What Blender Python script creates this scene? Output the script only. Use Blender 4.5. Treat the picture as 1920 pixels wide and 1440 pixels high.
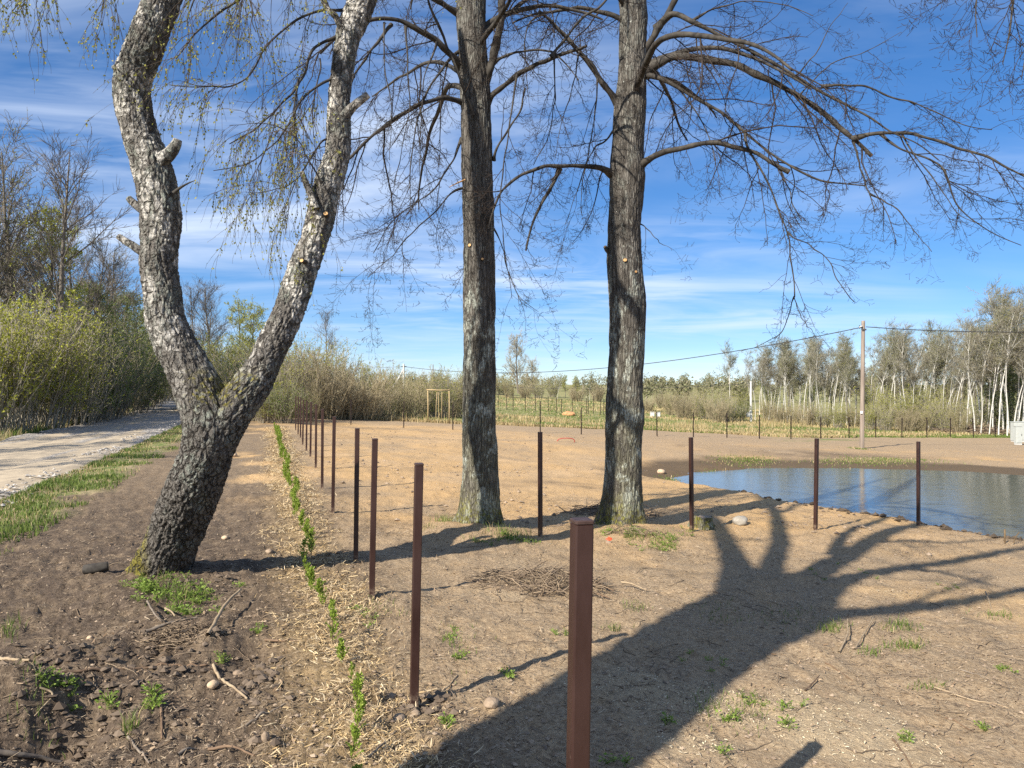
import bpy, math, random
import numpy as np
from mathutils import Vector, Matrix

for o in list(bpy.data.objects):
    bpy.data.objects.remove(o, do_unlink=True)
SC = bpy.context.scene
COL = SC.collection
R = math.radians

# ------------------------------------------------------------------ camera
CAM_H, FOC, HOR = 2.3, 1380.0, 722.0          # eye height, focal length (px of a 1920 px wide frame), horizon row
cam = bpy.data.cameras.new('camera')
cam.sensor_width = 36.0
cam.lens = FOC / 1920 * 36.0
cam.shift_y = (HOR - 720) / 1920
cam.clip_start, cam.clip_end = 0.05, 6000
camo = bpy.data.objects.new('camera', cam)
COL.objects.link(camo)
camo.location = (0, 0, CAM_H)
camo.rotation_euler = (R(90), 0, 0)
SC.camera = camo

# ------------------------------------------------------------------ sky and sun
SHX, SHY = 0.94, 1.05                         # shadow offset per metre of height
SUN_EL = math.atan(1 / math.hypot(SHX, SHY))
SUN_AZ = math.atan2(-SHX, -SHY)               # compass style: 0 = +Y, positive towards +X
world = bpy.data.worlds.new('World')
SC.world = world
world.use_nodes = True
wn = world.node_tree
wn.nodes.clear()
def wnode(t, **kw):
    n = wn.nodes.new(t)
    for k, v in kw.items():
        setattr(n, k, v)
    return n
wout = wnode('ShaderNodeOutputWorld')
wbg = wnode('ShaderNodeBackground')
wbg.inputs['Strength'].default_value = 0.072
sky = wnode('ShaderNodeTexSky', sky_type='NISHITA', sun_disc=False, sun_elevation=SUN_EL, sun_rotation=SUN_AZ,
            altitude=600, air_density=0.8, dust_density=0.0, ozone_density=7.0)
hsv = wnode('ShaderNodeHueSaturation')
hsv.inputs['Saturation'].default_value = 1.27
hsv.inputs['Hue'].default_value = 0.506
gam = wnode('ShaderNodeGamma'); gam.inputs[1].default_value = 0.76            # a phone camera's soft roll-off towards the bright horizon
scl = wnode('ShaderNodeVectorMath', operation='SCALE'); scl.inputs['Scale'].default_value = 1.66
wn.links.new(sky.outputs[0], gam.inputs[0]); wn.links.new(gam.outputs[0], scl.inputs[0])
wn.links.new(scl.outputs[0], hsv.inputs['Color'])
tc = wnode('ShaderNodeTexCoord')
sep = wnode('ShaderNodeSeparateXYZ')
wn.links.new(tc.outputs['Generated'], sep.inputs[0])
addz = wnode('ShaderNodeMath', operation='ADD'); addz.inputs[1].default_value = 0.10
mx = wnode('ShaderNodeMath', operation='MAXIMUM'); mx.inputs[1].default_value = 0.02
wn.links.new(sep.outputs['Z'], mx.inputs[0]); wn.links.new(mx.outputs[0], addz.inputs[0])
dx = wnode('ShaderNodeMath', operation='DIVIDE'); dy = wnode('ShaderNodeMath', operation='DIVIDE')
wn.links.new(sep.outputs['X'], dx.inputs[0]); wn.links.new(addz.outputs[0], dx.inputs[1])
wn.links.new(sep.outputs['Y'], dy.inputs[0]); wn.links.new(addz.outputs[0], dy.inputs[1])
comb = wnode('ShaderNodeCombineXYZ')
wn.links.new(dx.outputs[0], comb.inputs[0]); wn.links.new(dy.outputs[0], comb.inputs[1])
def cloud_layer(scale, rot, loc, lo, hi, detail, dist):
    mp = wnode('ShaderNodeMapping')
    mp.inputs['Scale'].default_value = scale
    mp.inputs['Rotation'].default_value = (0, 0, rot)
    mp.inputs['Location'].default_value = loc
    wn.links.new(comb.outputs[0], mp.inputs[0])
    nz = wnode('ShaderNodeTexNoise')
    nz.inputs['Scale'].default_value = 1.0
    nz.inputs['Detail'].default_value = detail
    nz.inputs['Roughness'].default_value = 0.58
    nz.inputs['Distortion'].default_value = dist
    wn.links.new(mp.outputs[0], nz.inputs['Vector'])
    mr = wnode('ShaderNodeMapRange', interpolation_type='SMOOTHSTEP')
    mr.inputs['From Min'].default_value = lo
    mr.inputs['From Max'].default_value = hi
    wn.links.new(nz.outputs['Fac'], mr.inputs['Value'])
    return mr.outputs[0]
c1 = cloud_layer((0.50, 1.25, 1), R(-14), (3.1, 0.7, 0), 0.33, 0.74, 6, 1.1)      # long cirrus streaks
c2 = cloud_layer((0.28, 0.42, 1), R(20), (5.3, 1.9, 0), 0.30, 0.64, 3, 0.3)       # where they are thick
c3 = cloud_layer((2.0, 5.2, 1), R(-24), (0.3, 4.2, 0), 0.38, 0.76, 6, 0.4)        # fine ripples
m1 = wnode('ShaderNodeMath', operation='MULTIPLY'); wn.links.new(c1, m1.inputs[0]); wn.links.new(c2, m1.inputs[1])
m2 = wnode('ShaderNodeMath', operation='MULTIPLY'); wn.links.new(c3, m2.inputs[0]); wn.links.new(c2, m2.inputs[1])
m2b = wnode('ShaderNodeMath', operation='MULTIPLY'); wn.links.new(m2.outputs[0], m2b.inputs[0]); m2b.inputs[1].default_value = 0.45
mm = wnode('ShaderNodeMath', operation='MAXIMUM'); wn.links.new(m1.outputs[0], mm.inputs[0]); wn.links.new(m2b.outputs[0], mm.inputs[1])
mf = wnode('ShaderNodeMath', operation='MULTIPLY', use_clamp=True); wn.links.new(mm.outputs[0], mf.inputs[0]); mf.inputs[1].default_value = 0.85
mixc = wnode('ShaderNodeMix', data_type='RGBA')
wn.links.new(mf.outputs[0], mixc.inputs['Factor'])
wn.links.new(hsv.outputs[0], mixc.inputs['A'])
mixc.inputs['B'].default_value = (6.6, 7.5, 9.0, 1)
wn.links.new(mixc.outputs['Result'], wbg.inputs['Color'])
wn.links.new(wbg.outputs[0], wout.inputs[0])

sun = bpy.data.lights.new('sun', 'SUN')
sun.energy = 5.0
sun.angle = R(0.53)
sun.color = (1.0, 0.93, 0.82)
suno = bpy.data.objects.new('sun', sun)
COL.objects.link(suno)
suno.rotation_euler = Vector((SHX, SHY, -1)).to_track_quat('-Z', 'Y').to_euler()
suno.location = (-30, -30, 40)

SC.view_settings.view_transform = 'Standard'
SC.view_settings.look = 'None'
SC.view_settings.gamma = 1.0
SC.view_settings.exposure = 0.9
SC.render.engine = 'CYCLES'
SC.cycles.use_denoising = False
SC.cycles.max_bounces = 5
SC.cycles.diffuse_bounces = 2
SC.cycles.glossy_bounces = 2
SC.cycles.transparent_max_bounces = 4
SC.cycles.sample_clamp_indirect = 3.0
SC.cycles.sample_clamp_direct = 8.0

# ------------------------------------------------------------------ numeric helpers
def smooth(a, b, x):
    t = np.clip((np.asarray(x, float) - a) / (b - a), 0, 1)
    return t * t * (3 - 2 * t)

def _hash(ix, iy, iz, seed):
    h = (ix.astype(np.int64) * 374761393 + iy.astype(np.int64) * 668265263 + iz.astype(np.int64) * 2147483647 + seed * 974634777) & 0xFFFFFFFF
    h = ((h ^ (h >> 13)) * 1274126177) & 0xFFFFFFFF
    h = ((h ^ (h >> 16)) * 2246822519) & 0xFFFFFFFF
    return (h ^ (h >> 15)) & 0xFFFFFFFF

def vnoise(p, seed=0):
    """value noise, p (N,2|3) -> -1..1"""
    p = np.asarray(p, float)
    i = np.floor(p).astype(np.int64)
    f = p - i
    f = f * f * f * (f * (f * 6 - 15) + 10)
    if p.shape[1] == 2:
        z0 = np.zeros(len(p), np.int64)
        def c(a, b): return _hash(i[:, 0] + a, i[:, 1] + b, z0, seed) / 2147483647.5 - 1
        x0 = c(0, 0) * (1 - f[:, 0]) + c(1, 0) * f[:, 0]
        x1 = c(0, 1) * (1 - f[:, 0]) + c(1, 1) * f[:, 0]
        return x0 * (1 - f[:, 1]) + x1 * f[:, 1]
    def c(a, b, d): return _hash(i[:, 0] + a, i[:, 1] + b, i[:, 2] + d, seed) / 2147483647.5 - 1
    out = 0
    for d in (0, 1):
        x0 = c(0, 0, d) * (1 - f[:, 0]) + c(1, 0, d) * f[:, 0]
        x1 = c(0, 1, d) * (1 - f[:, 0]) + c(1, 1, d) * f[:, 0]
        y = x0 * (1 - f[:, 1]) + x1 * f[:, 1]
        out = out + y * (f[:, 2] if d else (1 - f[:, 2]))
    return out

def fbm(p, octv=4, seed=0, gain=0.5):
    p = np.asarray(p, float)
    s, a, tot = 0, 1.0, 0
    for o in range(octv):
        s = s + a * vnoise(p * (2.03 ** o) + o * 17.3, seed + o)
        tot += a
        a *= gain
    return s / tot

def worley(p, seed=0):
    """F1, F2 of 3-D cellular noise"""
    i = np.floor(p).astype(np.int64)
    f1 = np.full(len(p), 9.0); f2 = f1.copy()
    for a in (-1, 0, 1):
        for b in (-1, 0, 1):
            for c in (-1, 0, 1):
                j = i + np.array([a, b, c])
                q = np.stack([_hash(j[:, 0], j[:, 1], j[:, 2], seed + k) / 4294967295.0 for k in (1, 2, 3)], 1) + j
                d = np.sqrt(((q - p) ** 2).sum(1))
                f2 = np.minimum(f2, np.maximum(f1, d))
                f1 = np.minimum(f1, d)
    return f1, f2

def unit(v):
    v = np.asarray(v, float)
    return v / np.maximum(np.linalg.norm(v, axis=-1, keepdims=True), 1e-9)

def catmull(pts, n):
    """resample control rows (any columns) with a Catmull-Rom spline to n rows, even in arc length of the first 3 columns"""
    P = np.asarray(pts, float)
    if len(P) == 2:
        return P[0] + (P[1] - P[0]) * np.linspace(0, 1, n)[:, None]
    Q = np.vstack([2 * P[0] - P[1], P, 2 * P[-1] - P[-2]])
    out = []
    for k in range(len(P) - 1):
        p0, p1, p2, p3 = Q[k:k + 4]
        t = np.linspace(0, 1, 24, endpoint=False)[:, None]
        out.append(0.5 * (2 * p1 + (p2 - p0) * t + (2 * p0 - 5 * p1 + 4 * p2 - p3) * t ** 2 + (3 * p1 - p0 - 3 * p2 + p3) * t ** 3))
    out = np.vstack(out + [P[-1:]])
    s = np.concatenate([[0], np.cumsum(np.linalg.norm(np.diff(out[:, :3], axis=0), axis=1))])
    u = np.linspace(0, s[-1], n)
    return np.stack([np.interp(u, s, out[:, c]) for c in range(out.shape[1])], 1)

# ------------------------------------------------------------------ mesh helpers
def make_mesh(name, V, faces, mats, smooth_shade=True, attrs=None):
    """faces: list of (int array (F,k), material index)"""
    me = bpy.data.meshes.new(name)
    V = np.asarray(V, np.float32)
    me.vertices.add(len(V))
    me.vertices.foreach_set('co', V.ravel())
    faces = [(np.asarray(f, np.int32), mi) for f, mi in faces if len(f)]
    loops = np.concatenate([f.ravel() for f, _ in faces])
    sizes = np.concatenate([np.full(len(f), f.shape[1], np.int32) for f, _ in faces])
    mi = np.concatenate([np.full(len(f), m, np.int32) for f, m in faces])
    starts = np.concatenate([[0], np.cumsum(sizes)[:-1]]).astype(np.int32)
    me.loops.add(len(loops)); me.loops.foreach_set('vertex_index', loops)
    me.polygons.add(len(sizes))
    me.polygons.foreach_set('loop_start', starts)
    me.polygons.foreach_set('material_index', mi)
    me.polygons.foreach_set('use_smooth', np.full(len(sizes), smooth_shade))
    me.update(calc_edges=True)
    if attrs:
        for an, av in attrs.items():
            at = me.color_attributes.new(an, 'FLOAT_COLOR', 'POINT')
            c = np.ones((len(V), 4), np.float32); c[:, :av.shape[1]] = av
            at.data.foreach_set('color', c.ravel())
    for m in mats:
        me.materials.append(m)
    return me

def link(name, me, parent=None, loc=(0, 0, 0)):
    o = bpy.data.objects.new(name, me)
    COL.objects.link(o)
    o.location = loc
    if parent is not None:
        o.parent = parent
    return o

def tag(o, label=None, cat=None, group=None, kind=None):
    if label: o['label'] = label
    if cat: o['category'] = cat
    if group: o['group'] = group
    if kind: o['kind'] = kind
    return o

def thing(name, label, cat, loc=(0, 0, 0), group=None):
    o = bpy.data.objects.new(name, None)
    o.empty_display_size = 0.2
    COL.objects.link(o)
    o.location = loc
    return tag(o, label, cat, group)

def copy_tree(root, loc, rz=0.0, sc=1.0, label=None):
    c = root.copy(); COL.objects.link(c)
    c.location = loc; c.rotation_euler = (0, 0, rz)
    c.scale = (sc, sc, sc) if np.isscalar(sc) else sc
    if label: c['label'] = label
    for ch in root.children:
        d = ch.copy(); COL.objects.link(d); d.parent = c
        for g in ch.children:
            e = g.copy(); COL.objects.link(e); e.parent = d
    return c

class Geo:
    """collects vertices and faces of one mesh"""
    def __init__(self):
        self.V, self.F, self.n = [], [], 0
    def add(self, V, F, mi=0):
        V = np.asarray(V, float)
        self.V.append(V)
        for f in (F if isinstance(F, list) else [F]):
            self.F.append((np.asarray(f, np.int64) + self.n, mi))
        self.n += len(V)
        return self
    def mesh(self, name, mats, smooth_shade=True):
        return make_mesh(name, np.vstack(self.V), self.F, mats if isinstance(mats, (list, tuple)) else [mats], smooth_shade)

def batch_tubes(P, Rd, k=3, cap=False):
    """P (N,M,3), Rd (N,M): N tubes of M rings"""
    N, Mm, _ = P.shape
    T = np.gradient(P, axis=1)
    T = unit(T)
    ax = unit(P[:, -1] - P[:, 0])
    ref = np.where(np.abs(ax[:, 2:3]) > 0.8, np.array([[1.0, 0.13, 0.07]]), np.array([[0.09, 0.05, 1.0]]))
    U = unit(np.cross(T, ref[:, None, :])); W = np.cross(T, U)
    a = np.arange(k) * 2 * np.pi / k
    ring = U[:, :, None, :] * np.cos(a)[None, None, :, None] + W[:, :, None, :] * np.sin(a)[None, None, :, None]
    V = P[:, :, None, :] + ring * Rd[:, :, None, None]
    idx = np.arange(N * Mm * k).reshape(N, Mm, k)
    a0 = idx[:, :-1, :]; b0 = idx[:, 1:, :]
    a1 = np.roll(a0, -1, axis=2); b1 = np.roll(b0, -1, axis=2)
    F = [np.stack([a0, a1, b1, b0], -1).reshape(-1, 4)]
    if cap and k > 4:
        F.append(idx[:, -1, :].reshape(N, k)); F.append(idx[:, 0, ::-1].reshape(N, k))
    return V.reshape(-1, 3), F

def grow(rng, P0, D0, L, R0, m, wander, bias, tip=0.35, bias2=None):
    """N branches of m steps from P0 along D0; bias pulls the direction a little each step (bias -> bias2 along the branch)"""
    N = len(P0)
    P = np.zeros((N, m + 1, 3)); P[:, 0] = P0
    d = unit(D0)
    b1 = np.asarray(bias, float); b2 = b1 if bias2 is None else np.asarray(bias2, float)
    for s in range(m):
        t = s / max(1, m - 1)
        d = unit(d + rng.normal(0, wander, (N, 3)) + b1 * (1 - t) + b2 * t)
        P[:, s + 1] = P[:, s] + d * (L / m)[:, None]
    t = np.linspace(0, 1, m + 1)
    return P, R0[:, None] * (1 - (1 - tip) * t)[None, :]

def spawn(rng, P, Rd, counts, tmin=0.15, tmax=1.0, ang=(35, 65), even=True):
    """child bases on parents P: positions, directions, parent radius, parent index, t"""
    N, Mm, _ = P.shape
    par = np.repeat(np.arange(N), counts)
    t = tmin + (tmax - tmin) * rng.random(len(par))
    x = t * (Mm - 1); i = np.minimum(x.astype(int), Mm - 2); f = x - i
    p = P[par, i] * (1 - f)[:, None] + P[par, i + 1] * f[:, None]
    r = Rd[par, i] * (1 - f) + Rd[par, i + 1] * f
    T = unit(P[par, i + 1] - P[par, i])
    q = rng.normal(0, 1, T.shape); q = unit(q - T * (q * T).sum(1, keepdims=True))
    a = np.radians(rng.uniform(ang[0], ang[1], len(par)))[:, None]
    return p, T * np.cos(a) + q * np.sin(a), r, par, t

def trunk_mesh(name, ctrl, n, k, disp, mats, cap_top=False):
    """ctrl rows (x,y,z,r); disp(local xyz of cylinder param, theta, arc, r) -> radial offset"""
    C = catmull(ctrl, n)
    P, rad = C[:, :3], C[:, 3]
    T = unit(np.gradient(P, axis=0))
    U = np.zeros_like(P); U[0] = unit(np.cross(T[0], [0, 1, 0.02]))
    for i in range(1, n):
        u = U[i - 1] - T[i] * U[i - 1].dot(T[i]); U[i] = u / np.linalg.norm(u)
    W = np.cross(T, U)
    s = np.concatenate([[0], np.cumsum(np.linalg.norm(np.diff(P, axis=0), axis=1))])
    th = np.arange(k) * 2 * np.pi / k
    TH, S = np.meshgrid(th, s)
    RR = np.repeat(rad[:, None], k, 1)
    off = disp(TH.ravel(), S.ravel(), RR.ravel()).reshape(n, k)
    rr = RR + off
    V = P[:, None] + (U[:, None] * np.cos(TH)[..., None] + W[:, None] * np.sin(TH)[..., None]) * rr[..., None]
    idx = np.arange(n * k).reshape(n, k)
    a0, b0 = idx[:-1], idx[1:]
    F = [(np.stack([a0, np.roll(a0, -1, 1), np.roll(b0, -1, 1), b0], -1).reshape(-1, 4), 0)]
    V = V.reshape(-1, 3)
    if cap_top:
        F.append((idx[-1][None, :], len(mats) - 1))
    return make_mesh(name, V, F, mats)

def box(x0, x1, y0, y1, z0, z1):
    V = np.array([[x0, y0, z0], [x1, y0, z0], [x1, y1, z0], [x0, y1, z0], [x0, y0, z1], [x1, y0, z1], [x1, y1, z1], [x0, y1, z1]], float)
    F = np.array([[0, 3, 2, 1], [4, 5, 6, 7], [0, 1, 5, 4], [1, 2, 6, 5], [2, 3, 7, 6], [3, 0, 4, 7]])
    return V, F

def bevel_box(x0, x1, y0, y1, z0, z1, b):
    """box with its four upright edges rounded and the rims chamfered"""
    pts = []
    for cx, cy, a0 in ((x1 - b, y1 - b, 0), (x0 + b, y1 - b, 90), (x0 + b, y0 + b, 180), (x1 - b, y0 + b, 270)):
        for a in (0, 45, 90):
            pts.append((cx + b * math.cos(R(a0 + a)), cy + b * math.sin(R(a0 + a))))
    pts = np.array(pts); c = pts.mean(0); n = len(pts)
    q = b * 0.6
    inset = c + (pts - c) * (1 - q / np.maximum(np.abs(pts - c).max(0), 1e-6))
    rings = [np.c_[inset, np.full(n, z0)], np.c_[pts, np.full(n, z0 + q)], np.c_[pts, np.full(n, z1 - q)], np.c_[inset, np.full(n, z1)]]
    idx = np.arange(4 * n).reshape(4, n)
    a0, b0 = idx[:-1], idx[1:]
    F = np.stack([a0, np.roll(a0, -1, 1), np.roll(b0, -1, 1), b0], -1).reshape(-1, 4)
    return np.vstack(rings), [F, idx[-1][None], idx[0][None, ::-1]]

# ------------------------------------------------------------------ materials
class Mat:
    def __init__(self, name, rough=0.85, spec=0.3):
        self.m = bpy.data.materials.new(name)
        self.m.use_nodes = True
        self.nt = self.m.node_tree
        self.b = self.nt.nodes['Principled BSDF']
        self.b.inputs['Roughness'].default_value = rough
        self.b.inputs['Specular IOR Level'].default_value = spec
        self._co = None
    def n(self, t, **kw):
        x = self.nt.nodes.new(t)
        for k, v in kw.items(): setattr(x, k, v)
        return x
    def l(self, a, b): self.nt.links.new(a, b)
    def coord(self, scale=(1, 1, 1), which='Object'):
        if self._co is None: self._co = self.n('ShaderNodeTexCoord')
        mp = self.n('ShaderNodeMapping'); mp.inputs['Scale'].default_value = scale
        self.l(self._co.outputs[which], mp.inputs[0])
        return mp.outputs[0]
    def noise(self, scale, detail=5, rough=0.55, stretch=(1, 1, 1), dist=0.0):
        x = self.n('ShaderNodeTexNoise')
        x.inputs['Scale'].default_value = scale
        x.inputs['Detail'].default_value = detail
        x.inputs['Roughness'].default_value = rough
        x.inputs['Distortion'].default_value = dist
        self.l(self.coord(stretch), x.inputs['Vector'])
        return x.outputs['Fac']
    def ramp(self, fac, stops):
        r = self.n('ShaderNodeValToRGB')
        el = r.color_ramp.elements
        while len(el) < len(stops): el.new(0.5)
        for e, (p, c) in zip(el, stops):
            e.position = p; e.color = (*c, 1)
        self.l(fac, r.inputs[0])
        return r.outputs[0]
    def rng(self, fac, lo, hi, a=0.0, b=1.0):
        r = self.n('ShaderNodeMapRange', interpolation_type='SMOOTHSTEP')
        for k, v in (('From Min', lo), ('From Max', hi), ('To Min', a), ('To Max', b)): r.inputs[k].default_value = v
        self.l(fac, r.inputs['Value'])
        return r.outputs[0]
    def mix(self, f, a, b, blend='MIX'):
        x = self.n('ShaderNodeMix', data_type='RGBA', blend_type=blend)
        for s, v in (('Factor', f), ('A', a), ('B', b)):
            if isinstance(v, (int, float)): x.inputs[s].default_value = v
            elif isinstance(v, tuple): x.inputs[s].default_value = (*v, 1)
            else: self.l(v, x.inputs[s])
        return x.outputs['Result']
    def math(self, op, a, b):
        x = self.n('ShaderNodeMath', operation=op)
        for i, v in enumerate((a, b)):
            if isinstance(v, (int, float)): x.inputs[i].default_value = v
            else: self.l(v, x.inputs[i])
        return x.outputs[0]
    def attr(self, name):
        x = self.n('ShaderNodeAttribute'); x.attribute_name = name
        s = self.n('ShaderNodeSeparateColor'); self.l(x.outputs['Color'], s.inputs[0])
        return s.outputs
    def cracks(self, scale, stretch, warp=.06, wscale=14):
        """0 in the cracks between cells, 1 on the plates"""
        nz = self.n('ShaderNodeTexNoise'); nz.inputs['Scale'].default_value = wscale; nz.inputs['Detail'].default_value = 4
        base = self.coord(); self.l(base, nz.inputs['Vector'])
        sc = self.n('ShaderNodeVectorMath', operation='SCALE'); sc.inputs['Scale'].default_value = warp
        self.l(nz.outputs['Color'], sc.inputs[0])
        ad = self.n('ShaderNodeVectorMath', operation='ADD'); self.l(base, ad.inputs[0]); self.l(sc.outputs[0], ad.inputs[1])
        mp = self.n('ShaderNodeMapping'); mp.inputs['Scale'].default_value = stretch; self.l(ad.outputs[0], mp.inputs[0])
        v = self.n('ShaderNodeTexVoronoi', feature='DISTANCE_TO_EDGE'); v.inputs['Scale'].default_value = scale
        self.l(mp.outputs[0], v.inputs['Vector'])
        return v.outputs['Distance']
    def random(self):
        return self.n('ShaderNodeObjectInfo').outputs['Random']
    def island(self):
        return self.n('ShaderNodeNewGeometry').outputs['Random Per Island']
    def color(self, c):
        if isinstance(c, tuple): self.b.inputs['Base Color'].default_value = (*c, 1)
        else: self.l(c, self.b.inputs['Base Color'])
        return self
    def bump(self, h, strength=0.5, dist=0.02):
        x = self.n('ShaderNodeBump'); x.inputs['Strength'].default_value = strength; x.inputs['Distance'].default_value = dist
        self.l(h, x.inputs['Height']); self.l(x.outputs[0], self.b.inputs['Normal'])
        return self
    def translucent(self, w, col):
        t = self.n('ShaderNodeBsdfTranslucent')
        if isinstance(col, tuple): t.inputs['Color'].default_value = (*col, 1)
        else: self.l(col, t.inputs['Color'])
        s = self.n('ShaderNodeMixShader'); s.inputs[0].default_value = w
        self.l(self.b.outputs[0], s.inputs[1]); self.l(t.outputs[0], s.inputs[2])
        self.l(s.outputs[0], self.nt.nodes['Material Output'].inputs['Surface'])
        return self

def leaf_mat(name, cols, rough=0.5, tr=0.35):
    m = Mat(name, rough, 0.3)
    c = m.ramp(m.island(), [(i / (len(cols) - 1), c) for i, c in enumerate(cols)])
    m.color(c); m.translucent(tr, c)
    return m.m

def bits_mat(name, cols, rough=0.9):
    m = Mat(name, rough, 0.2)
    m.color(m.ramp(m.island(), [(i / (len(cols) - 1), c) for i, c in enumerate(cols)]))
    return m.m

def twig_mat(name, a, b, scale=3.0, rough=0.8):
    m = Mat(name, rough, 0.25)
    m.color(m.ramp(m.noise(scale, 4), [(0.3, a), (0.7, b)]))
    return m.m

# ------------------------------------------------------------------ terrain
ZW = -1.5                                      # pond level
def row_x(y): return 0.26 - 0.335 * (y - 3.0)  # the fence row beside the hedge
_DZ = np.array([[-500, 0.0], [0, 0], [3, -.18], [6, -.34], [9, -.47], [12, -.60], [19, -.90], [26, -1.24], [31, -1.42], [37, -1.68],
                [49, -2.06], [62, -2.35], [90, -2.7], [200, -3.2], [900, -3.5]])
POND = np.array([(6.2, 28.6), (6.7, 24.5), (7.3, 20.8), (8.3, 18.0), (9.8, 16.0), (11.2, 13.6), (14, 11), (20, 11), (26, 15), (27.5, 23),
                 (24.5, 28.6), (21.5, 30.6), (19.4, 32.0), (15.4, 33.3), (10.8, 33.3), (7.9, 31.6)])
def poly_sd(x, y, poly):
    P = np.stack([x, y], 1); d = np.full(len(P), 1e9); ins = np.zeros(len(P), bool)
    for a, b in zip(poly, np.roll(poly, -1, 0)):
        e = b - a; w = P - a
        t = np.clip((w @ e) / (e @ e), 0, 1)
        d = np.minimum(d, np.hypot(*(w - t[:, None] * e).T))
        c = ((a[1] <= P[:, 1]) & (b[1] > P[:, 1])) | ((b[1] <= P[:, 1]) & (a[1] > P[:, 1]))
        xi = a[0] + (P[:, 1] - a[1]) / (e[1] if e[1] else 1e-9) * e[0]
        ins ^= c & (P[:, 0] < xi)
    return np.where(ins, -d, d)

ROAD_W = 6.4
def road_c(y):                                 # centre line of the gravel road
    y = np.asarray(y, float)
    return -13.0 - 0.315 * (y - 14.2) - 0.0009 * np.maximum(0, y - 40) ** 2

_BUMPS = []                                    # (x, y, height, radius) mounds and hollows
def base_z(x, y):
    x = np.atleast_1d(np.asarray(x, float)); y = np.atleast_1d(np.asarray(y, float))
    z = np.interp(x - row_x(y), _DZ[:, 0], _DZ[:, 1])
    far = smooth(75, 190, y)
    # beyond the fields: a gentle hill left of centre and rising ground far off
    z = z + 2.6 * np.exp(-((x + 12) / 42) ** 2 - ((y - 135) / 45) ** 2) + far * 0.6
    z = z + smooth(260, 520, y) * 5.2
    z = z + 0.5 * smooth(14, 26, -(x - road_c(y)) - 3) * smooth(-20, 20, y)
    for bx, by, bh, br in _BUMPS:
        z = z + bh * np.exp(-((x - bx) ** 2 + (y - by) ** 2) / br ** 2)
    return z

def pond_carve(x, y, z, jitter=None):
    m = (x > -6) & (x < 42) & (y > 2) & (y < 50)
    if m.any():
        sd = poly_sd(x[m], y[m], POND)
        if jitter is not None: sd = sd + jitter[m]
        w = 1.15 + 6.0 * smooth(22, 31, y[m]) + 2.0 * smooth(9, 6.6, x[m]) * smooth(19, 24, y[m])
        t = np.clip(sd / w, 0, 1)
        t = t * (1.6 - 0.6 * t)
        zz = np.where(sd > 0, (ZW - 0.03) * (1 - t) + np.maximum(z[m], ZW + .25) * t, ZW - 0.03 + np.maximum(sd, -3) * 0.5)
        z = z.copy(); z[m] = np.where(sd < w, np.minimum(zz, np.maximum(z[m], ZW)), z[m])
    return z

def ground_z(x, y):
    x = np.atleast_1d(np.asarray(x, float)); y = np.atleast_1d(np.asarray(y, float))
    return pond_carve(x, y, base_z(x, y))

def ray(px, py):
    return np.array([(px - 960) / FOC, 1.0, (HOR - py) / FOC])
def at(px, py, d):
    """point seen at (px, py) of the photograph, d metres ahead"""
    return np.array([0, 0, CAM_H]) + ray(px, py) * d
_DD = np.concatenate([np.linspace(1.5, 30, 2400), np.linspace(30, 120, 1800), np.linspace(120, 800, 1500)])
def hit(px, py):
    """where that line of sight meets the ground"""
    r = ray(px, py)
    z = CAM_H + r[2] * _DD
    g = base_z(r[0] * _DD, _DD)
    i = np.argmax(z < g) if (z < g).any() else len(_DD) - 1
    return np.array([r[0] * _DD[i], _DD[i], g[i]])
def hits(px, py, q, w, h):
    """ground points spread round where (px, py) meets the ground; q in units of w x h pixels"""
    c = hit(px, py)
    y = c[1] + q[:, 1] * h * c[1] ** 2 / (FOC * (CAM_H - c[2]))
    return np.stack([c[0] * y / c[1] + q[:, 0] * w * c[1] / FOC, y], 1)
def px_of(p):
    return 960 + FOC * p[0] / p[1], HOR - FOC * (p[2] - CAM_H) / p[1]

# mounds, hollows and spoil in the foreground (height, radius)
for px, py, h, r in ((300, 1085, .10, .8), (895, 1000, .16, 1.0), (1165, 1000, .14, .95), (290, 1185, .13, .28), (400, 1215, .13, .22),
                     (120, 1260, .10, .5), (130, 1368, -.30, .36), (30, 1330, .30, .28), (220, 1400, .10, .22), (90, 1420, .10, .2), (200, 1215, .06, .3), (60, 1240, .05, .4), (460, 1230, -.07, .3),
                     (1010, 1090, .07, .5), (740, 1130, .05, .4), (1390, 985, .08, .6), (1600, 1010, .10, 1.2), (1760, 1010, .07, 1.0),
                     (1270, 1005, .05, .6), (550, 1180, .04, .4), (250, 1120, .05, .4), (500, 1120, .04, .5), (1500, 1300, .03, .6), (330, 1420, -.05, .4)):
    p = hit(px, py)
    _BUMPS.append((p[0], p[1], h, r))

_DARK = [(*hit(px, py)[:2], rx_, ry_) for px, py, rx_, ry_ in ((1040, 908, 1.5, .7), (1100, 915, .9, .5), (960, 912, .6, .5), (1080, 868, .9, 1.0), (1240, 880, 1.6, 1.6), (1340, 872, 2.2, 2.2), (700, 803, 5, 1.6), (640, 925, .5, .8), (1560, 852, 5, 2.4), (830, 965, .6, .5))]
def far_fence_y(x):
    return np.interp(x, [-40, -10.2, -6.7, 4.5, 9.9, 15, 20.3, 29.7, 41.7, 90], [46, 46.2, 45.7, 47.4, 50.3, 51.4, 53.7, 60, 63.5, 78])

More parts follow.
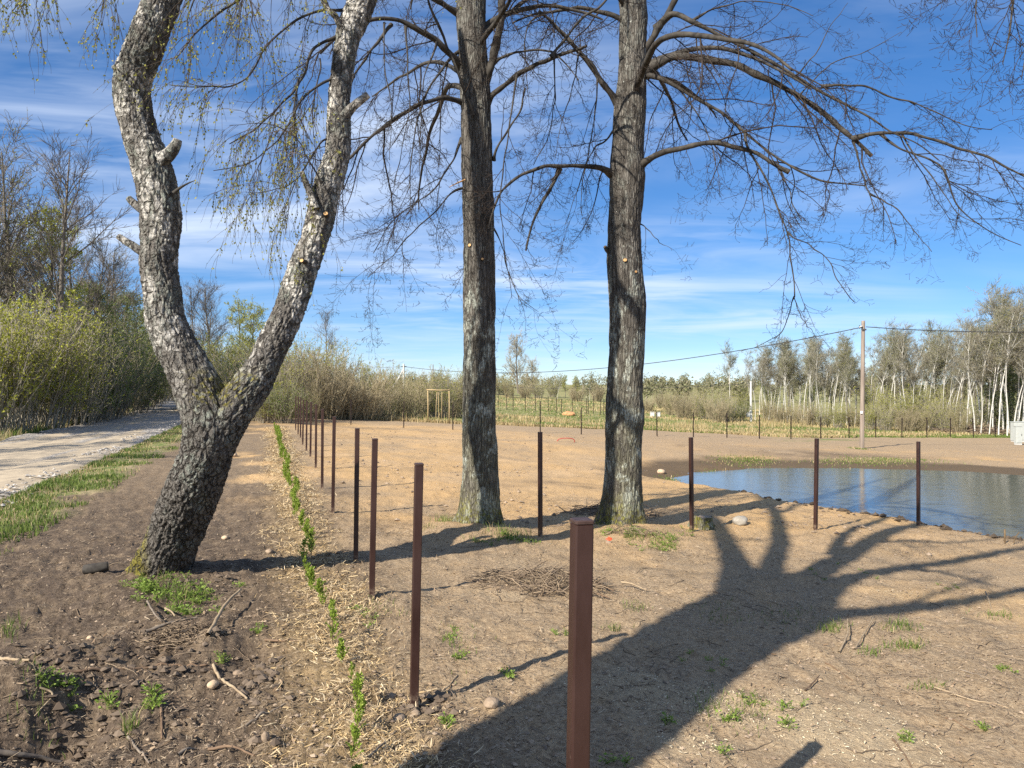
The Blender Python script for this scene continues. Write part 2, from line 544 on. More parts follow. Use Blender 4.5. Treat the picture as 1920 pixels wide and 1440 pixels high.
def zones(x, y):
    """masks of the ground cover: sand, grass, dark loam, wet, mulch, sawdust"""
    D = x - row_x(y)
    P = np.stack([x, y], 1)
    n1 = fbm(P * 0.12, 4, 11); n2 = fbm(P * 0.55, 4, 12); n3 = fbm(P * 2.1, 3, 13)
    sand = smooth(-0.4, 1.2, D) * smooth(10, 15, y) * (1 - smooth(44, 52, y)) * (1 - 0.75 * smooth(8, 20, D))
    sand = np.clip(sand * (0.80 + 0.9 * n2 + 0.5 * n1), 0, 1)
    sand = np.maximum(sand, 0.9 * smooth(.15, .5, n2 + .5 * n1) * smooth(13, 18, y) * smooth(-3.4, -1.2, D) * (1 - smooth(40, 50, y)))
    sand = np.maximum(sand, 0.6 * smooth(-.1, .45, n2 + .35 * n3) * smooth(2, 6, D) * smooth(5, 8, y) * (1 - smooth(13, 17, y)))
    loam = smooth(0.6, -0.9, D + 0.8 * n2) * (1 - 0.45 * smooth(9, 22, y)) * (1 - smooth(44, 50, y))
    loam = np.maximum(loam, 0.6 * smooth(.30, .55, n2 - 0.3 * n3) * smooth(9, 11, y) * (1 - smooth(40, 50, y)))
    for px, py, rx_, ry_ in _DARK:
        loam = np.maximum(loam, .95 * np.exp(-((x - px) / rx_) ** 2 - ((y - py) / ry_) ** 2) * np.clip(.9 + 1.2 * n2 + .8 * n3, 0, 1))
    for c0, amp, ph in ((4.2, 1.6, .3), (6.0, 1.6, .35), (9.5, 2.2, 1.4), (11.2, 2.2, 1.45), (2.2, .5, 2.0)):
        tr = np.exp(-((D - c0 - amp * np.sin(y * .13 + ph)) / .16) ** 2) * smooth(13, 16, y) * (1 - smooth(40, 46, y))
        loam = np.maximum(loam, .55 * tr * np.clip(.5 + 1.5 * n2, 0, 1))
    sand = np.clip(sand * 1.25, 0, 1) * (1 - .6 * np.clip(loam, 0, 1) * (D > 0))
    rx = x - road_c(y)
    strip = smooth(ROAD_W / 2 - .3, ROAD_W / 2 + .5, rx) * (1 - smooth(.7, 1.5, rx - ROAD_W / 2 + 0.9 * n2)) * smooth(-2, 6, y)
    leftv = smooth(-ROAD_W / 2 + .3, -ROAD_W / 2 - .6, rx)
    yf = far_fence_y(x)
    farg = smooth(0, 3, y - yf - 7.5 * (1 - smooth(8, 26, x)) - 0.5 + 2.5 * n1) * (rx > -3)
    patch = smooth(.0, .4, n2) * np.exp(-((y - yf + 1) / 2.0) ** 2) * smooth(13, 17, x) * (1 - smooth(25, 29, x))
    grass = np.clip(np.maximum.reduce([strip, leftv, farg, patch]), 0, 1)
    wet = np.zeros_like(x)
    m = (x > 0) & (x < 40) & (y > 4) & (y < 46)
    if m.any():
        sd = poly_sd(x[m], y[m], POND)
        wet[m] = smooth(1.6, 0.1, sd + 0.6 * n2[m] - 1.9 * smooth(24, 30, y[m]))
    mulch = np.exp(-((D + 0.72) / 0.42) ** 2) * smooth(2.5, 3.5, y) * (1 - smooth(38, 42, y)) * np.clip(.75 + .6 * n3, 0, 1)
    saw = smooth(.18, .5, n2 + .35 * n3) * smooth(0.5, 2, D) * (1 - smooth(8, 11, y)) * .9
    return sand, grass, loam, wet, mulch, saw

def terrain_detail(x, y, D, near):
    P = np.stack([x, y], 1)
    a = 0.030 * fbm(P * 1.3, 3, 21) + 0.05 * fbm(P * 0.3, 2, 22)
    left = smooth(0.6, -0.6, D)
    mid = (1 - smooth(30, 60, np.hypot(x, y))) * .020 * (.3 - np.abs(fbm(P * 2.6, 3, 26))) * 2
    f = mid + near * (0.020 * fbm(P * 5.5, 3, 23) + (0.010 + 0.032 * left) * (.35 - np.abs(fbm(P * 7, 4, 24, .6))) * 1.8 + (.006 + .010 * left) * (.3 - np.abs(fbm(P * 27, 2, 25))) * 2)
    return a + f

# radial grid round the camera: fine where the photograph looks, coarser elsewhere
_r = [0.15]
while _r[-1] < 900:
    q = _r[-1]
    _r.append(q + max(0.026, q * 0.0092) if q > 2.4 else q + 0.25)
_r = np.array(_r)
ang_f = np.radians(np.linspace(-44, 44, 480))
ang_b = np.radians(np.linspace(44, 316, 72)[1:-1])
ang = np.concatenate([ang_f, ang_b])
AA, RR_ = np.meshgrid(ang, _r)
gx, gy = (RR_ * np.sin(AA)).ravel(), (RR_ * np.cos(AA)).ravel()
gD = gx - row_x(gy)
near = 1 - smooth(14, 34, np.hypot(gx, gy))
gz = base_z(gx, gy) + terrain_detail(gx, gy, gD, near)
jit = 0.35 * fbm(np.stack([gx, gy], 1) * 0.9, 3, 31) + 0.10 * fbm(np.stack([gx, gy], 1) * 5, 2, 32)
gz = pond_carve(gx, gy, gz, jit)
rxx = gx - road_c(gy)
gz = gz - 0.12 * smooth(ROAD_W / 2 + .2, ROAD_W / 2 - .6, np.abs(rxx)) * (gy > -25)
zs = zones(gx, gy)
nr, na = len(_r), len(ang)
idx = np.arange(nr * na).reshape(nr, na)
a0, b0 = idx[:-1], idx[1:]
F = np.stack([a0, b0, np.roll(b0, -1, 1), np.roll(a0, -1, 1)], -1).reshape(-1, 4)

g = Mat('soil', 0.95, 0.15)
z1 = g.attr('zone'); z2 = g.attr('zone2')
fine = g.noise(26, 6, 0.65); mid = g.noise(3.1, 5, 0.6); tiny = g.noise(140, 3, 0.6); big = g.noise(0.35, 4, 0.6)
soil = g.ramp(fine, [(0.28, (.23, .160, .098)), (0.5, (.40, .295, .185)), (0.72, (.56, .435, .285))])
soil = g.mix(g.rng(mid, .35, .7, 0, .55), soil, g.ramp(fine, [(.3, (.31, .205, .110)), (.7, (.58, .42, .24))]))
loam = g.ramp(fine, [(0.28, (.060, .044, .032)), (0.52, (.125, .093, .067)), (0.75, (.25, .19, .135))])
sand = g.ramp(fine, [(0.25, (.46, .275, .120)), (0.5, (.62, .40, .185)), (0.75, (.73, .51, .265))])
sand = g.mix(g.rng(big, .4, .65, 0, .5), sand, g.ramp(fine, [(.3, (.48, .33, .185)), (.7, (.68, .50, .31))]))
grassc = g.ramp(g.noise(1.3, 5, .6), [(0.35, (.44, .35, .20)), (0.48, (.33, .30, .13)), (0.60, (.15, .20, .055))])
c = g.mix(g.math('MULTIPLY', z1[2], g.rng(mid, .25, .6, .55, 1)), soil, loam)
c = g.mix(z1[0], c, sand)
c = g.mix(g.math('MULTIPLY', z2[2], 0.7), c, (.55, .43, .27))
c = g.mix(g.math('MULTIPLY', z2[1], 0.75), c, g.ramp(fine, [(.3, (.36, .24, .11)), (.7, (.60, .44, .23))]))
c = g.mix(z1[1], c, grassc)
c = g.mix(g.math('MULTIPLY', z2[0], 0.8), c, (.055, .040, .026))
c = g.mix(g.rng(tiny, .40, .62, .35, 0), c, (.07, .05, .035))
g.color(c)
hb = g.math('ADD', g.math('MULTIPLY', fine, 1.0), g.math('MULTIPLY', tiny, .35))
g.bump(hb, 0.9, 0.03)
me = make_mesh('ground', np.stack([gx, gy, gz], 1), [(F, 0)], [g.m],
               attrs={'zone': np.stack([zs[0], zs[1], zs[2]], 1), 'zone2': np.stack([zs[3], zs[4], zs[5]], 1)})
tag(link('ground', me), kind='structure')

# surface height for everything that lies on the ground (same detail as the mesh)
def surf(x, y):
    x = np.atleast_1d(np.asarray(x, float)); y = np.atleast_1d(np.asarray(y, float))
    nr_ = 1 - smooth(14, 34, np.hypot(x, y))
    z = base_z(x, y) + terrain_detail(x, y, x - row_x(y), nr_)
    P = np.stack([x, y], 1)
    z = pond_carve(x, y, z, 0.35 * fbm(P * 0.9, 3, 31) + 0.10 * fbm(P * 5, 2, 32))
    return z
def lay(px, py):
    p = hit(px, py); p[2] = surf(p[0], p[1])[0]
    return p

# ------------------------------------------------------------------ road
ry = -12 + 160 * np.linspace(0, 1, 380) ** 1.5
ru = np.linspace(-ROAD_W / 2 - .9, ROAD_W / 2 + .9, 64)
UU, YY = np.meshgrid(ru, ry)
rX = (road_c(YY) + UU).ravel(); rY = YY.ravel(); uu = UU.ravel()
Pr = np.stack([rX, rY], 1)
along = np.stack([uu * 3.0, rY * .35], 1)
rz = base_z(rX, rY) + 0.05 * fbm(Pr * .3, 2, 22) + 0.05 - 0.16 * smooth(ROAD_W / 2 - .9, ROAD_W / 2 + .7, np.abs(uu) + .35 * fbm(Pr * .7, 3, 41))
rz = rz - 0.035 * (np.exp(-((uu - 1.0) / .3) ** 2) + np.exp(-((uu + .9) / .3) ** 2)) + 0.035 * fbm(along, 3, 42) + 0.02 * fbm(Pr * 4, 3, 43)
rz = rz + 0.10 * np.exp(-((np.abs(uu) - 2.75) / .35) ** 2) * np.clip(.3 + fbm(Pr * .9, 3, 44), 0, 1) + .08 * smooth(28, 60, rY) * np.abs(fbm(Pr * 1.6, 3, 45))
grav = smooth(0, .35, .9 * fbm(along * [1, .5], 3, 46) + .75 * smooth(1.6, 2.8, -uu) + .8 * smooth(26, 40, rY) + .5 * smooth(2.3, 2.8, uu) - .35)
m = Mat('road_gravel', .95, .15)
zr = m.attr('zone')
fi = m.noise(30, 5, .65); md = m.noise(2.2, 5, .6)
dirt = m.ramp(fi, [(.3, (.35, .28, .19)), (.7, (.55, .455, .325))])
dirt = m.mix(m.rng(md, .45, .65, 0, .6), dirt, (.28, .23, .17))
vor = m.n('ShaderNodeTexVoronoi'); vor.inputs['Scale'].default_value = 16
m.l(m.coord(), vor.inputs['Vector'])
sp = m.n('ShaderNodeSeparateColor'); m.l(vor.outputs['Color'], sp.inputs[0])
stonec = m.ramp(sp.outputs[0], [(0, (.19, .17, .15)), (.5, (.33, .30, .26)), (1, (.46, .42, .37))])
m.color(m.mix(zr[0], dirt, stonec))
hh = m.math('MULTIPLY', m.math('SUBTRACT', 1.0, vor.outputs['Distance']), zr[0])
m.bump(m.math('ADD', hh, m.math('MULTIPLY', fi, .3)), .7, .03)
ri = np.arange(len(ry) * len(ru)).reshape(len(ry), len(ru))
rF = np.stack([ri[:-1, :-1], ri[:-1, 1:], ri[1:, 1:], ri[1:, :-1]], -1).reshape(-1, 4)
me = make_mesh('road', np.stack([rX, rY, rz], 1), [(rF, 0)], [m.m], attrs={'zone': np.stack([grav, grav, grav], 1)})
tag(link('road', me), kind='structure')

# ------------------------------------------------------------------ pond water
m = Mat('pond_water', .06, .5)
m.b.inputs['IOR'].default_value = 1.45
m.color((.115, .125, .105))
w1 = m.noise(4.5, 3, .55, (.55, 1.5, 1), .6); w2 = m.noise(1.1, 2, .5, (.6, 1.2, 1)); w3 = m.noise(16, 2, .5, (.7, 1.3, 1))
m.bump(m.math('ADD', m.math('ADD', w1, m.math('MULTIPLY', w2, 1.2)), m.math('MULTIPLY', w3, .3)), .19, .03)
cen = POND.mean(0)
big_p = cen + (POND - cen) * 1.10
n_ = len(big_p)
V = np.vstack([np.c_[big_p, np.full(n_, ZW)], [[*cen, ZW]]])
me = make_mesh('pond_water', V, [(np.array([[i, (i + 1) % n_, n_] for i in range(n_)]), 0)], [m.m], False)
tag(link('pond_water', me), kind='structure')

# ------------------------------------------------------------------ bark and twig materials
def lime_bark():
    m = Mat('lime_bark', .9, .2)
    ridg = m.noise(20, 5, .6, (1, 1, .10)); patch = m.noise(3.2, 6, .68, (1, 1, .55), .5); spots = m.noise(17, 4, .7); fine = m.noise(70, 4, .6)
    c = m.ramp(ridg, [(.32, (.042, .037, .032)), (.5, (.106, .096, .083)), (.68, (.205, .190, .166))])
    geo = m.n('ShaderNodeTexCoord'); sx = m.n('ShaderNodeSeparateXYZ'); m.l(geo.outputs['Object'], sx.inputs[0])
    low = m.rng(sx.outputs['Z'], 4.2, 1.0)
    green = m.math('MULTIPLY', low, m.rng(patch, .38, .62, .15, .75))
    c = m.mix(green, c, m.ramp(ridg, [(.3, (.115, .110, .062)), (.7, (.30, .29, .185))]))
    lich = m.math('MULTIPLY', m.rng(patch, .51, .58), m.rng(spots, .40, .55, .25, .95))
    lich = m.math('MULTIPLY', lich, m.rng(sx.outputs['Z'], 6.5, 3.0, .25, 1))
    c = m.mix(lich, c, (.38, .40, .345))
    c = m.mix(m.rng(spots, .66, .70, 0, .85), c, (.62, .63, .56))
    moss = m.math('MULTIPLY', m.rng(sx.outputs['Z'], .75, .10), m.rng(spots, .42, .60))
    c = m.mix(moss, c, (.17, .16, .03))
    ck = m.cracks(26, (1, 1, .16), .05, 11)
    plate = m.rng(ck, .02, .16)
    c = m.mix(m.math('MULTIPLY', m.math('SUBTRACT', 1.0, plate), .55), c, (.045, .037, .030))
    m.color(c)
    m.bump(m.math('ADD', m.math('MULTIPLY', plate, .8), m.math('ADD', m.math('MULTIPLY', ridg, .5), m.math('MULTIPLY', fine, .4))), .9, .02)
    return m.m

def birch_bark():
    m = Mat('birch_bark', .9, .2)
    patch = m.noise(3.0, 6, .68, (1, 1, .55), .4); spots = m.noise(15, 5, .7); fine = m.noise(60, 5, .65); band = m.noise(7, 5, .6, (1, 1, 4.5))
    crust = m.ramp(fine, [(.3, (.052, .046, .040)), (.5, (.130, .118, .104)), (.7, (.25, .235, .21))])
    geo = m.n('ShaderNodeTexCoord'); sx = m.n('ShaderNodeSeparateXYZ'); m.l(geo.outputs['Object'], sx.inputs[0])
    lich = m.math('MULTIPLY', m.rng(patch, .46, .60), m.rng(spots, .42, .62, .05, .85))
    c = m.mix(lich, crust, (.30, .325, .275))
    p2 = m.noise(4.6, 5, .62, (1, 1, .5), .8)
    white = m.math('MULTIPLY', m.rng(p2, .48, .58), m.rng(band, .38, .52, .25, 1))
    white = m.math('MULTIPLY', white, m.rng(sx.outputs['Z'], 1.6, 3.0, 0, 1))
    c = m.mix(white, c, m.ramp(band, [(.3, (.27, .25, .215)), (.6, (.60, .57, .515))]))
    dirty = m.math('MULTIPLY', m.rng(sx.outputs['Z'], 1.5, .2), .55)
    c = m.mix(dirty, c, m.ramp(fine, [(.3, (.060, .052, .046)), (.7, (.20, .18, .155))]))
    ns = m.n('ShaderNodeNewGeometry'); sn = m.n('ShaderNodeSeparateXYZ'); m.l(ns.outputs['Normal'], sn.inputs[0])
    moss = m.math('MULTIPLY', m.math('MULTIPLY', m.rng(sx.outputs['Z'], 1.3, .5), m.rng(sx.outputs['X'], -.05, -.26)), m.rng(patch, .35, .48))
    moss2 = m.math('MULTIPLY', m.rng(m.math('ABSOLUTE', m.math('SUBTRACT', sx.outputs['Z'], 2.12), 0), .34, .10), m.rng(sn.outputs['Z'], .10, .5))
    c = m.mix(m.math('MAXIMUM', moss, m.math('MULTIPLY', moss2, m.rng(spots, .38, .5))), c, m.ramp(spots, [(.35, (.10, .085, .018)), (.65, (.24, .21, .045))]))
    ck = m.cracks(15, (1, 1, .42), .07, 13)
    plate = m.rng(ck, .015, .13)
    gap = m.math('MULTIPLY', m.math('SUBTRACT', 1.0, plate), m.rng(m.noise(5, 3), .36, .55, .45, .95))
    gap = m.math('MULTIPLY', gap, m.rng(sx.outputs['Z'], 1.6, 3.2, 1.0, .62))
    c = m.mix(gap, c, (.044, .038, .033))
    m.color(c)
    m.bump(m.math('ADD', m.math('MULTIPLY', plate, 1.1), m.math('ADD', m.math('MULTIPLY', fine, .7), m.math('MULTIPLY', spots, .5))), .95, .025)
    return m.m

LIME_BARK, BIRCH_BARK = lime_bark(), birch_bark()
LIMB_BARK = twig_mat('limb_bark', (.021, .018, .016), (.078, .069, .057), 9)
TWIG = twig_mat('lime_twig', (.022, .016, .013), (.050, .036, .027), 4)
BIRCH_TWIG = twig_mat('birch_twig', (.055, .040, .030), (.15, .115, .085), 4)
BIRCH_LEAF = leaf_mat('birch_leaf', [(.22, .23, .035), (.32, .32, .07), (.42, .40, .12)], .5, .45)
CUT_WOOD = twig_mat('cut_wood', (.55, .30, .12), (.72, .46, .22), 30)

def limb_poly(pts, d0, d1, r0, r1, n=14):
    """limb traced as (px, py) rows, its distance running d0 -> d1 and its radius r0 -> r1"""
    k = len(pts)
    t = np.linspace(0, 1, k)
    P = np.array([[*at(px, py, d0 + (d1 - d0) * tt ** 0.8), .84 * (r0 + (r1 - r0) * tt)] for (px, py), tt in zip(pts, t)])
    C = catmull(P, n)
    rj = np.random.default_rng(int(abs(pts[0][0] * 7 + pts[-1][1] * 13)) + 1)
    j = np.cumsum(rj.normal(0, .011, (n, 3)), 0); j -= np.linspace(0, 1, n)[:, None] * j[-1]
    C[:, :3] += j
    C[:, 3] *= 1 + .10 * rj.normal(0, 1, n)
    C[0, 3] *= 1.7; C[1, 3] *= 1.18
    return C

def lime_twigs(rng, limbs, geo, dens=1.0, lmax=2.0, droop=0.10):
    """two to three orders of drooping shoots on limbs (N,M,4)"""
    A = np.stack(limbs); P, Rd = A[..., :3], A[..., 3]
    Ls = np.linalg.norm(np.diff(P, axis=1), axis=2).sum(1)
    n2 = np.maximum(2, (Ls * 3.1 * dens).astype(int))
    p, d, r, par, t = spawn(rng, P, Rd, n2, .10, 1.0, (30, 75))
    d = unit(d + np.array([0, 0, -.38]))
    L = np.minimum(lmax, (0.35 + 1.35 * rng.random(len(p)) ** 1.3) * np.clip(Ls[par] / 2.4, .45, 1.25))
    R2 = np.minimum(r * .55, 0.0035 + 0.0065 * L)
    P2, Q2 = grow(rng, p, d, L, R2, 9, .13, (0, 0, -droop), .35, (0, 0, droop * .55))
    V, F = batch_tubes(P2, Q2, 4); geo.add(V, F)
    n3 = np.maximum(3, (L * 9.0 * dens + rng.random(len(L)) * 2).astype(int))
    p, d, r, par, t = spawn(rng, P2, Q2, n3, .12, 1.0, (30, 65))
    L3 = (0.12 + .42 * rng.random(len(p))) * (1.15 - .5 * t)
    P3, Q3 = grow(rng, p, unit(d + np.array([0, 0, -.12])), L3, np.minimum(r * .75, .0042), 5, .20, (0, 0, -.03), .6, (0, 0, .17))
    V, F = batch_tubes(P3, Q3, 3); geo.add(V, F)
    p, d, r, par, t = spawn(rng, P3, Q3, np.full(len(P3), 4), .25, 1.0, (35, 65))
    L4 = .035 + .11 * rng.random(len(p))
    P4, Q4 = grow(rng, p, d, L4, np.full(len(p), .0023), 2, .28, (0, 0, .12), 1.0)
    Q4 = Q4 * np.array([1, .95, 1.5])[None, :]                      # a bud at the tip
    V, F = batch_tubes(P4, Q4, 3); geo.add(V, F)
    return P2, Q2

def lime_disp(seed, amp=.015):
    def f(th, s, r):
        c = np.stack([np.cos(th) * r, np.sin(th) * r], 1)
        q = np.c_[c / .040, s / .30]
        w = np.c_[c / .12, s / .5]
        q[:, :2] += .8 * fbm(w, 2, seed + 5)[:, None]
        f1, f2 = worley(q, seed)
        ridge = np.clip((f2 - f1) * 3.4, 0, 1)
        lump = .020 * fbm(np.c_[c / .22, s / .35], 3, seed + 9)
        flare = .14 * np.maximum(0, 1 - s / .85) ** 2 * (.45 + .6 * np.cos(th * 5 + seed) + .3 * np.cos(th * 3 + 1))
        return amp * (ridge - .5) + lump + flare
    return f

def prune_scar(parent, p, n, rad):
    """pale round cut where a branch was sawn off: a short collar with the cut face"""
    n = unit(np.array(n)); p = np.array(p)
    k = 14
    u = unit(np.cross(n, [0.1, 0, 1])); w = np.cross(n, u)
    a = np.arange(k) * 2 * np.pi / k
    rr = rad * (1 + .08 * np.sin(2 * a + 1))
    ring = (u[None] * np.cos(a)[:, None] + w[None] * np.sin(a)[:, None]) * rr[:, None]
    V = np.vstack([p - n * .06 + ring * 1.5, p + n * .012 + ring * 1.12, p + n * .016 + ring])
    i = np.arange(3 * k).reshape(3, k)
    F = [(np.stack([i[:-1], np.roll(i[:-1], -1, 1), np.roll(i[1:], -1, 1), i[1:]], -1).reshape(-1, 4), 0), (i[2][None], 1)]
    return link('pruning_cut', make_mesh('pruning_cut', V, F, [LIMB_BARK, CUT_WOOD], False), parent)

def limb_obj(parent, A, base, k=9, mat=None, cut=False, name='limb', seed=0):
    """one limb as its own mesh, slightly knobbly"""
    n = len(A) * 5
    C = catmull(A, n)
    C[:, :3] -= base
    def dsp(th, s, r):
        c = np.stack([np.cos(th) * r, np.sin(th) * r], 1)
        return r * (.22 * fbm(np.c_[c / .05, s / .14], 3, 60 + seed))
    mats = [mat or LIMB_BARK] + ([CUT_WOOD] if cut else [])
    return link(name, trunk_mesh(name, C, n, k, dsp, mats, cap_top=cut), parent)

def stack_twigs(parent, geo, base, mats, name='twigs'):
    V = np.vstack(geo.V) - base
    geo.V = [V]
    o = link(name, make_mesh(name, V, geo.F, mats), parent)
    o['kind'] = 'stuff'
    return o

def lime_tree(label, px, py, d, trunk_px, limbs, extra, seed, scars, crown_h):
    rng = np.random.default_rng(seed)
    base = np.array(at(px, py, d)); base[2] = surf(base[0], base[1])[0] - .02
    t = thing('lime_tree', label, 'tree', tuple(base))
    rows = [[*(at(x, y, d)), w / 2 * d / FOC] for x, y, w in trunk_px]
    rows = np.array(rows); rows[0, 2] = base[2] - .15
    top = rows[-1].copy()
    for kz, fr in ((2.0, .82), (4.0, .55), (6.0, .28)):
        rows = np.vstack([rows, [top[0] + .10 * kz * (-1) ** seed, top[1] + .05 * kz, top[2] + kz, top[3] * fr]])
    rows[:, :3] -= base
    link('trunk', trunk_mesh('trunk', rows, 370, 180, lime_disp(seed), [LIME_BARK]), t)
    geo = Geo()
    arrs = []
    for i, (pts, d0, d1, r0, r1, cut) in enumerate(limbs):
        A = limb_poly(pts, d0, d1, r0, r1)
        limb_obj(t, A, base, 9, None, cut, seed=seed + i)
        arrs.append(A)
    # limbs of the crown above and around, not traced: they carry the twigs that hang into view and shade the ground
    wr = rows[:, :3] + base
    for j in range(extra):
        z = top[2] * .80 + rng.random() * crown_h
        zz = np.interp(z, wr[:, 2], wr[:, 0]), np.interp(z, wr[:, 2], wr[:, 1])
        az = 2 * math.pi * (j * .381966 + .13 * rng.random())
        dirv = np.array([math.cos(az), math.sin(az), .55 + .5 * rng.random()])
        Lb = 2.2 + 2.4 * rng.random()
        P, Q = grow(rng, np.array([[*zz, z]]), dirv[None], np.array([Lb]), np.array([.05 + .02 * rng.random()]), 13, .10, (0, 0, -.10), .25)
        A = np.c_[P[0], Q[0]]
        limb_obj(t, A, base, 7, seed=seed + 40 + j)
        arrs.append(A)
    lime_twigs(rng, arrs, geo, 1.0)
    stack_twigs(t, geo, base, [TWIG])
    for (sx, sy, rad) in scars:
        c = at(sx, sy, d)
        cx = np.interp(c[2], wr[:, 2], wr[:, 0]); rr = np.interp(c[2], wr[:, 2], rows[:, 3])
        off = np.clip((c[0] - cx) / rr, -.95, .95)
        nrm = np.array([off, -math.sqrt(1 - off * off), .05])
        p = np.array([cx, np.interp(c[2], wr[:, 2], wr[:, 1]), c[2]]) + nrm * (rr + .008) - base
        prune_scar(t, p, nrm, rad)
    return t

# middle lime: traced limbs (pixel path, distance at root and tip, radius at root and tip, sawn end)
dA = 12.6
A_TRUNK = [(897, 992, 84), (899, 960, 74), (901, 900, 69), (899, 820, 63), (899, 750, 60), (899, 600, 59), (898, 450, 57), (894, 300, 56), (890, 150, 54), (884, 0, 52)]
A_LIMBS = [
    ([(872, 194), (833, 183), (797, 193), (753, 213), (707, 243), (677, 273), (640, 305), (600, 350)], dA, 11.2, .050, .014, False),
    ([(862, 125), (837, 100), (807, 70), (773, 53), (737, 40), (690, 42), (645, 62), (600, 100)], dA, 11.5, .070, .022, False),
    ([(735, 44), (707, 77), (680, 117), (660, 155), (640, 200), (632, 240)], 11.95, 11.3, .030, .010, False),
    ([(862, 25), (827, 7), (790, -8), (740, -12), (690, 5)], dA, 12.0, .06, .025, False),
    ([(885, 217), (870, 167), (857, 127), (833, 67), (810, 20), (795, -30)], 12.30, 11.8, .030, .022, False),
    ([(905, 160), (920, 117), (930, 67), (938, 20), (942, -60)], dA, 12.2, .088, .060, False),
    ([(912, 190), (957, 147), (993, 123), (1033, 107), (1070, 93), (1100, 86)], dA, 11.9, .058, .026, False),
    ([(1033, 107), (1062, 75), (1097, 33), (1133, 7), (1160, -30)], 12.1, 11.9, .032, .018, False),
    ([(926, 118), (955, 102), (990, 92), (1030, 96), (1060, 118), (1085, 150)], 12.5, 11.9, .030, .010, False),
    ([(868, 260), (850, 300), (832, 325), (815, 355), (770, 385), (730, 420), (700, 475)], dA, 12.1, .022, .007, False),
    ([(925, 300), (935, 275), (955, 240), (975, 200), (985, 165)], dA, 12.2, .026, .016, False),
    ([(868, 355), (840, 372), (815, 400), (770, 440), (735, 480), (690, 520)], dA, 11.8, .018, .006, False),
    ([(905, 60), (960, 20), (1010, -20)], dA, 12.9, .05, .03, False),
    ([(870, 90), (830, 130), (790, 200), (775, 300), (770, 400)], dA, 11.5, .028, .007, False),
    ([(820, 80), (800, 150), (790, 240), (786, 330)], 12.0, 11.7, .018, .006, False),
    ([(970, 140), (960, 210), (945, 290), (935, 370), (945, 470), (960, 560)], 12.1, 11.7, .018, .005, False),
    ([(1040, 105), (1040, 180), (1030, 250), (1000, 310)], 12.0, 11.8, .016, .006, False),
    ([(925, 430), (945, 480), (965, 540), (985, 565), (1010, 585)], dA, 12.2, .014, .004, False),
    ([(760, 48), (765, 120), (770, 200), (755, 280), (740, 350)], 11.9, 11.6, .016, .005, False),
    ([(720, 45), (722, 120), (735, 200), (730, 300)], 11.8, 11.5, .014, .005, False),
]
tA = lime_tree('tall grey lime trunk in the middle, standing between the birch and the other lime', 897, 992, dA, A_TRUNK, A_LIMBS, 12, 2,
               [(883, 466, .026), (905, 492, .020)], 4.5)
spl = at(868, 337, 12.35)
# pale splintered stub on the middle lime
A = np.array([[*(at(874, 336, 12.45)), .013], [*(at(858, 343, 12.3)), .012], [*(at(842, 351, 12.2)), .004]])
limb_obj(tA, A, np.array(tA.location), 6, CUT_WOOD, name='splintered_stub', seed=3)

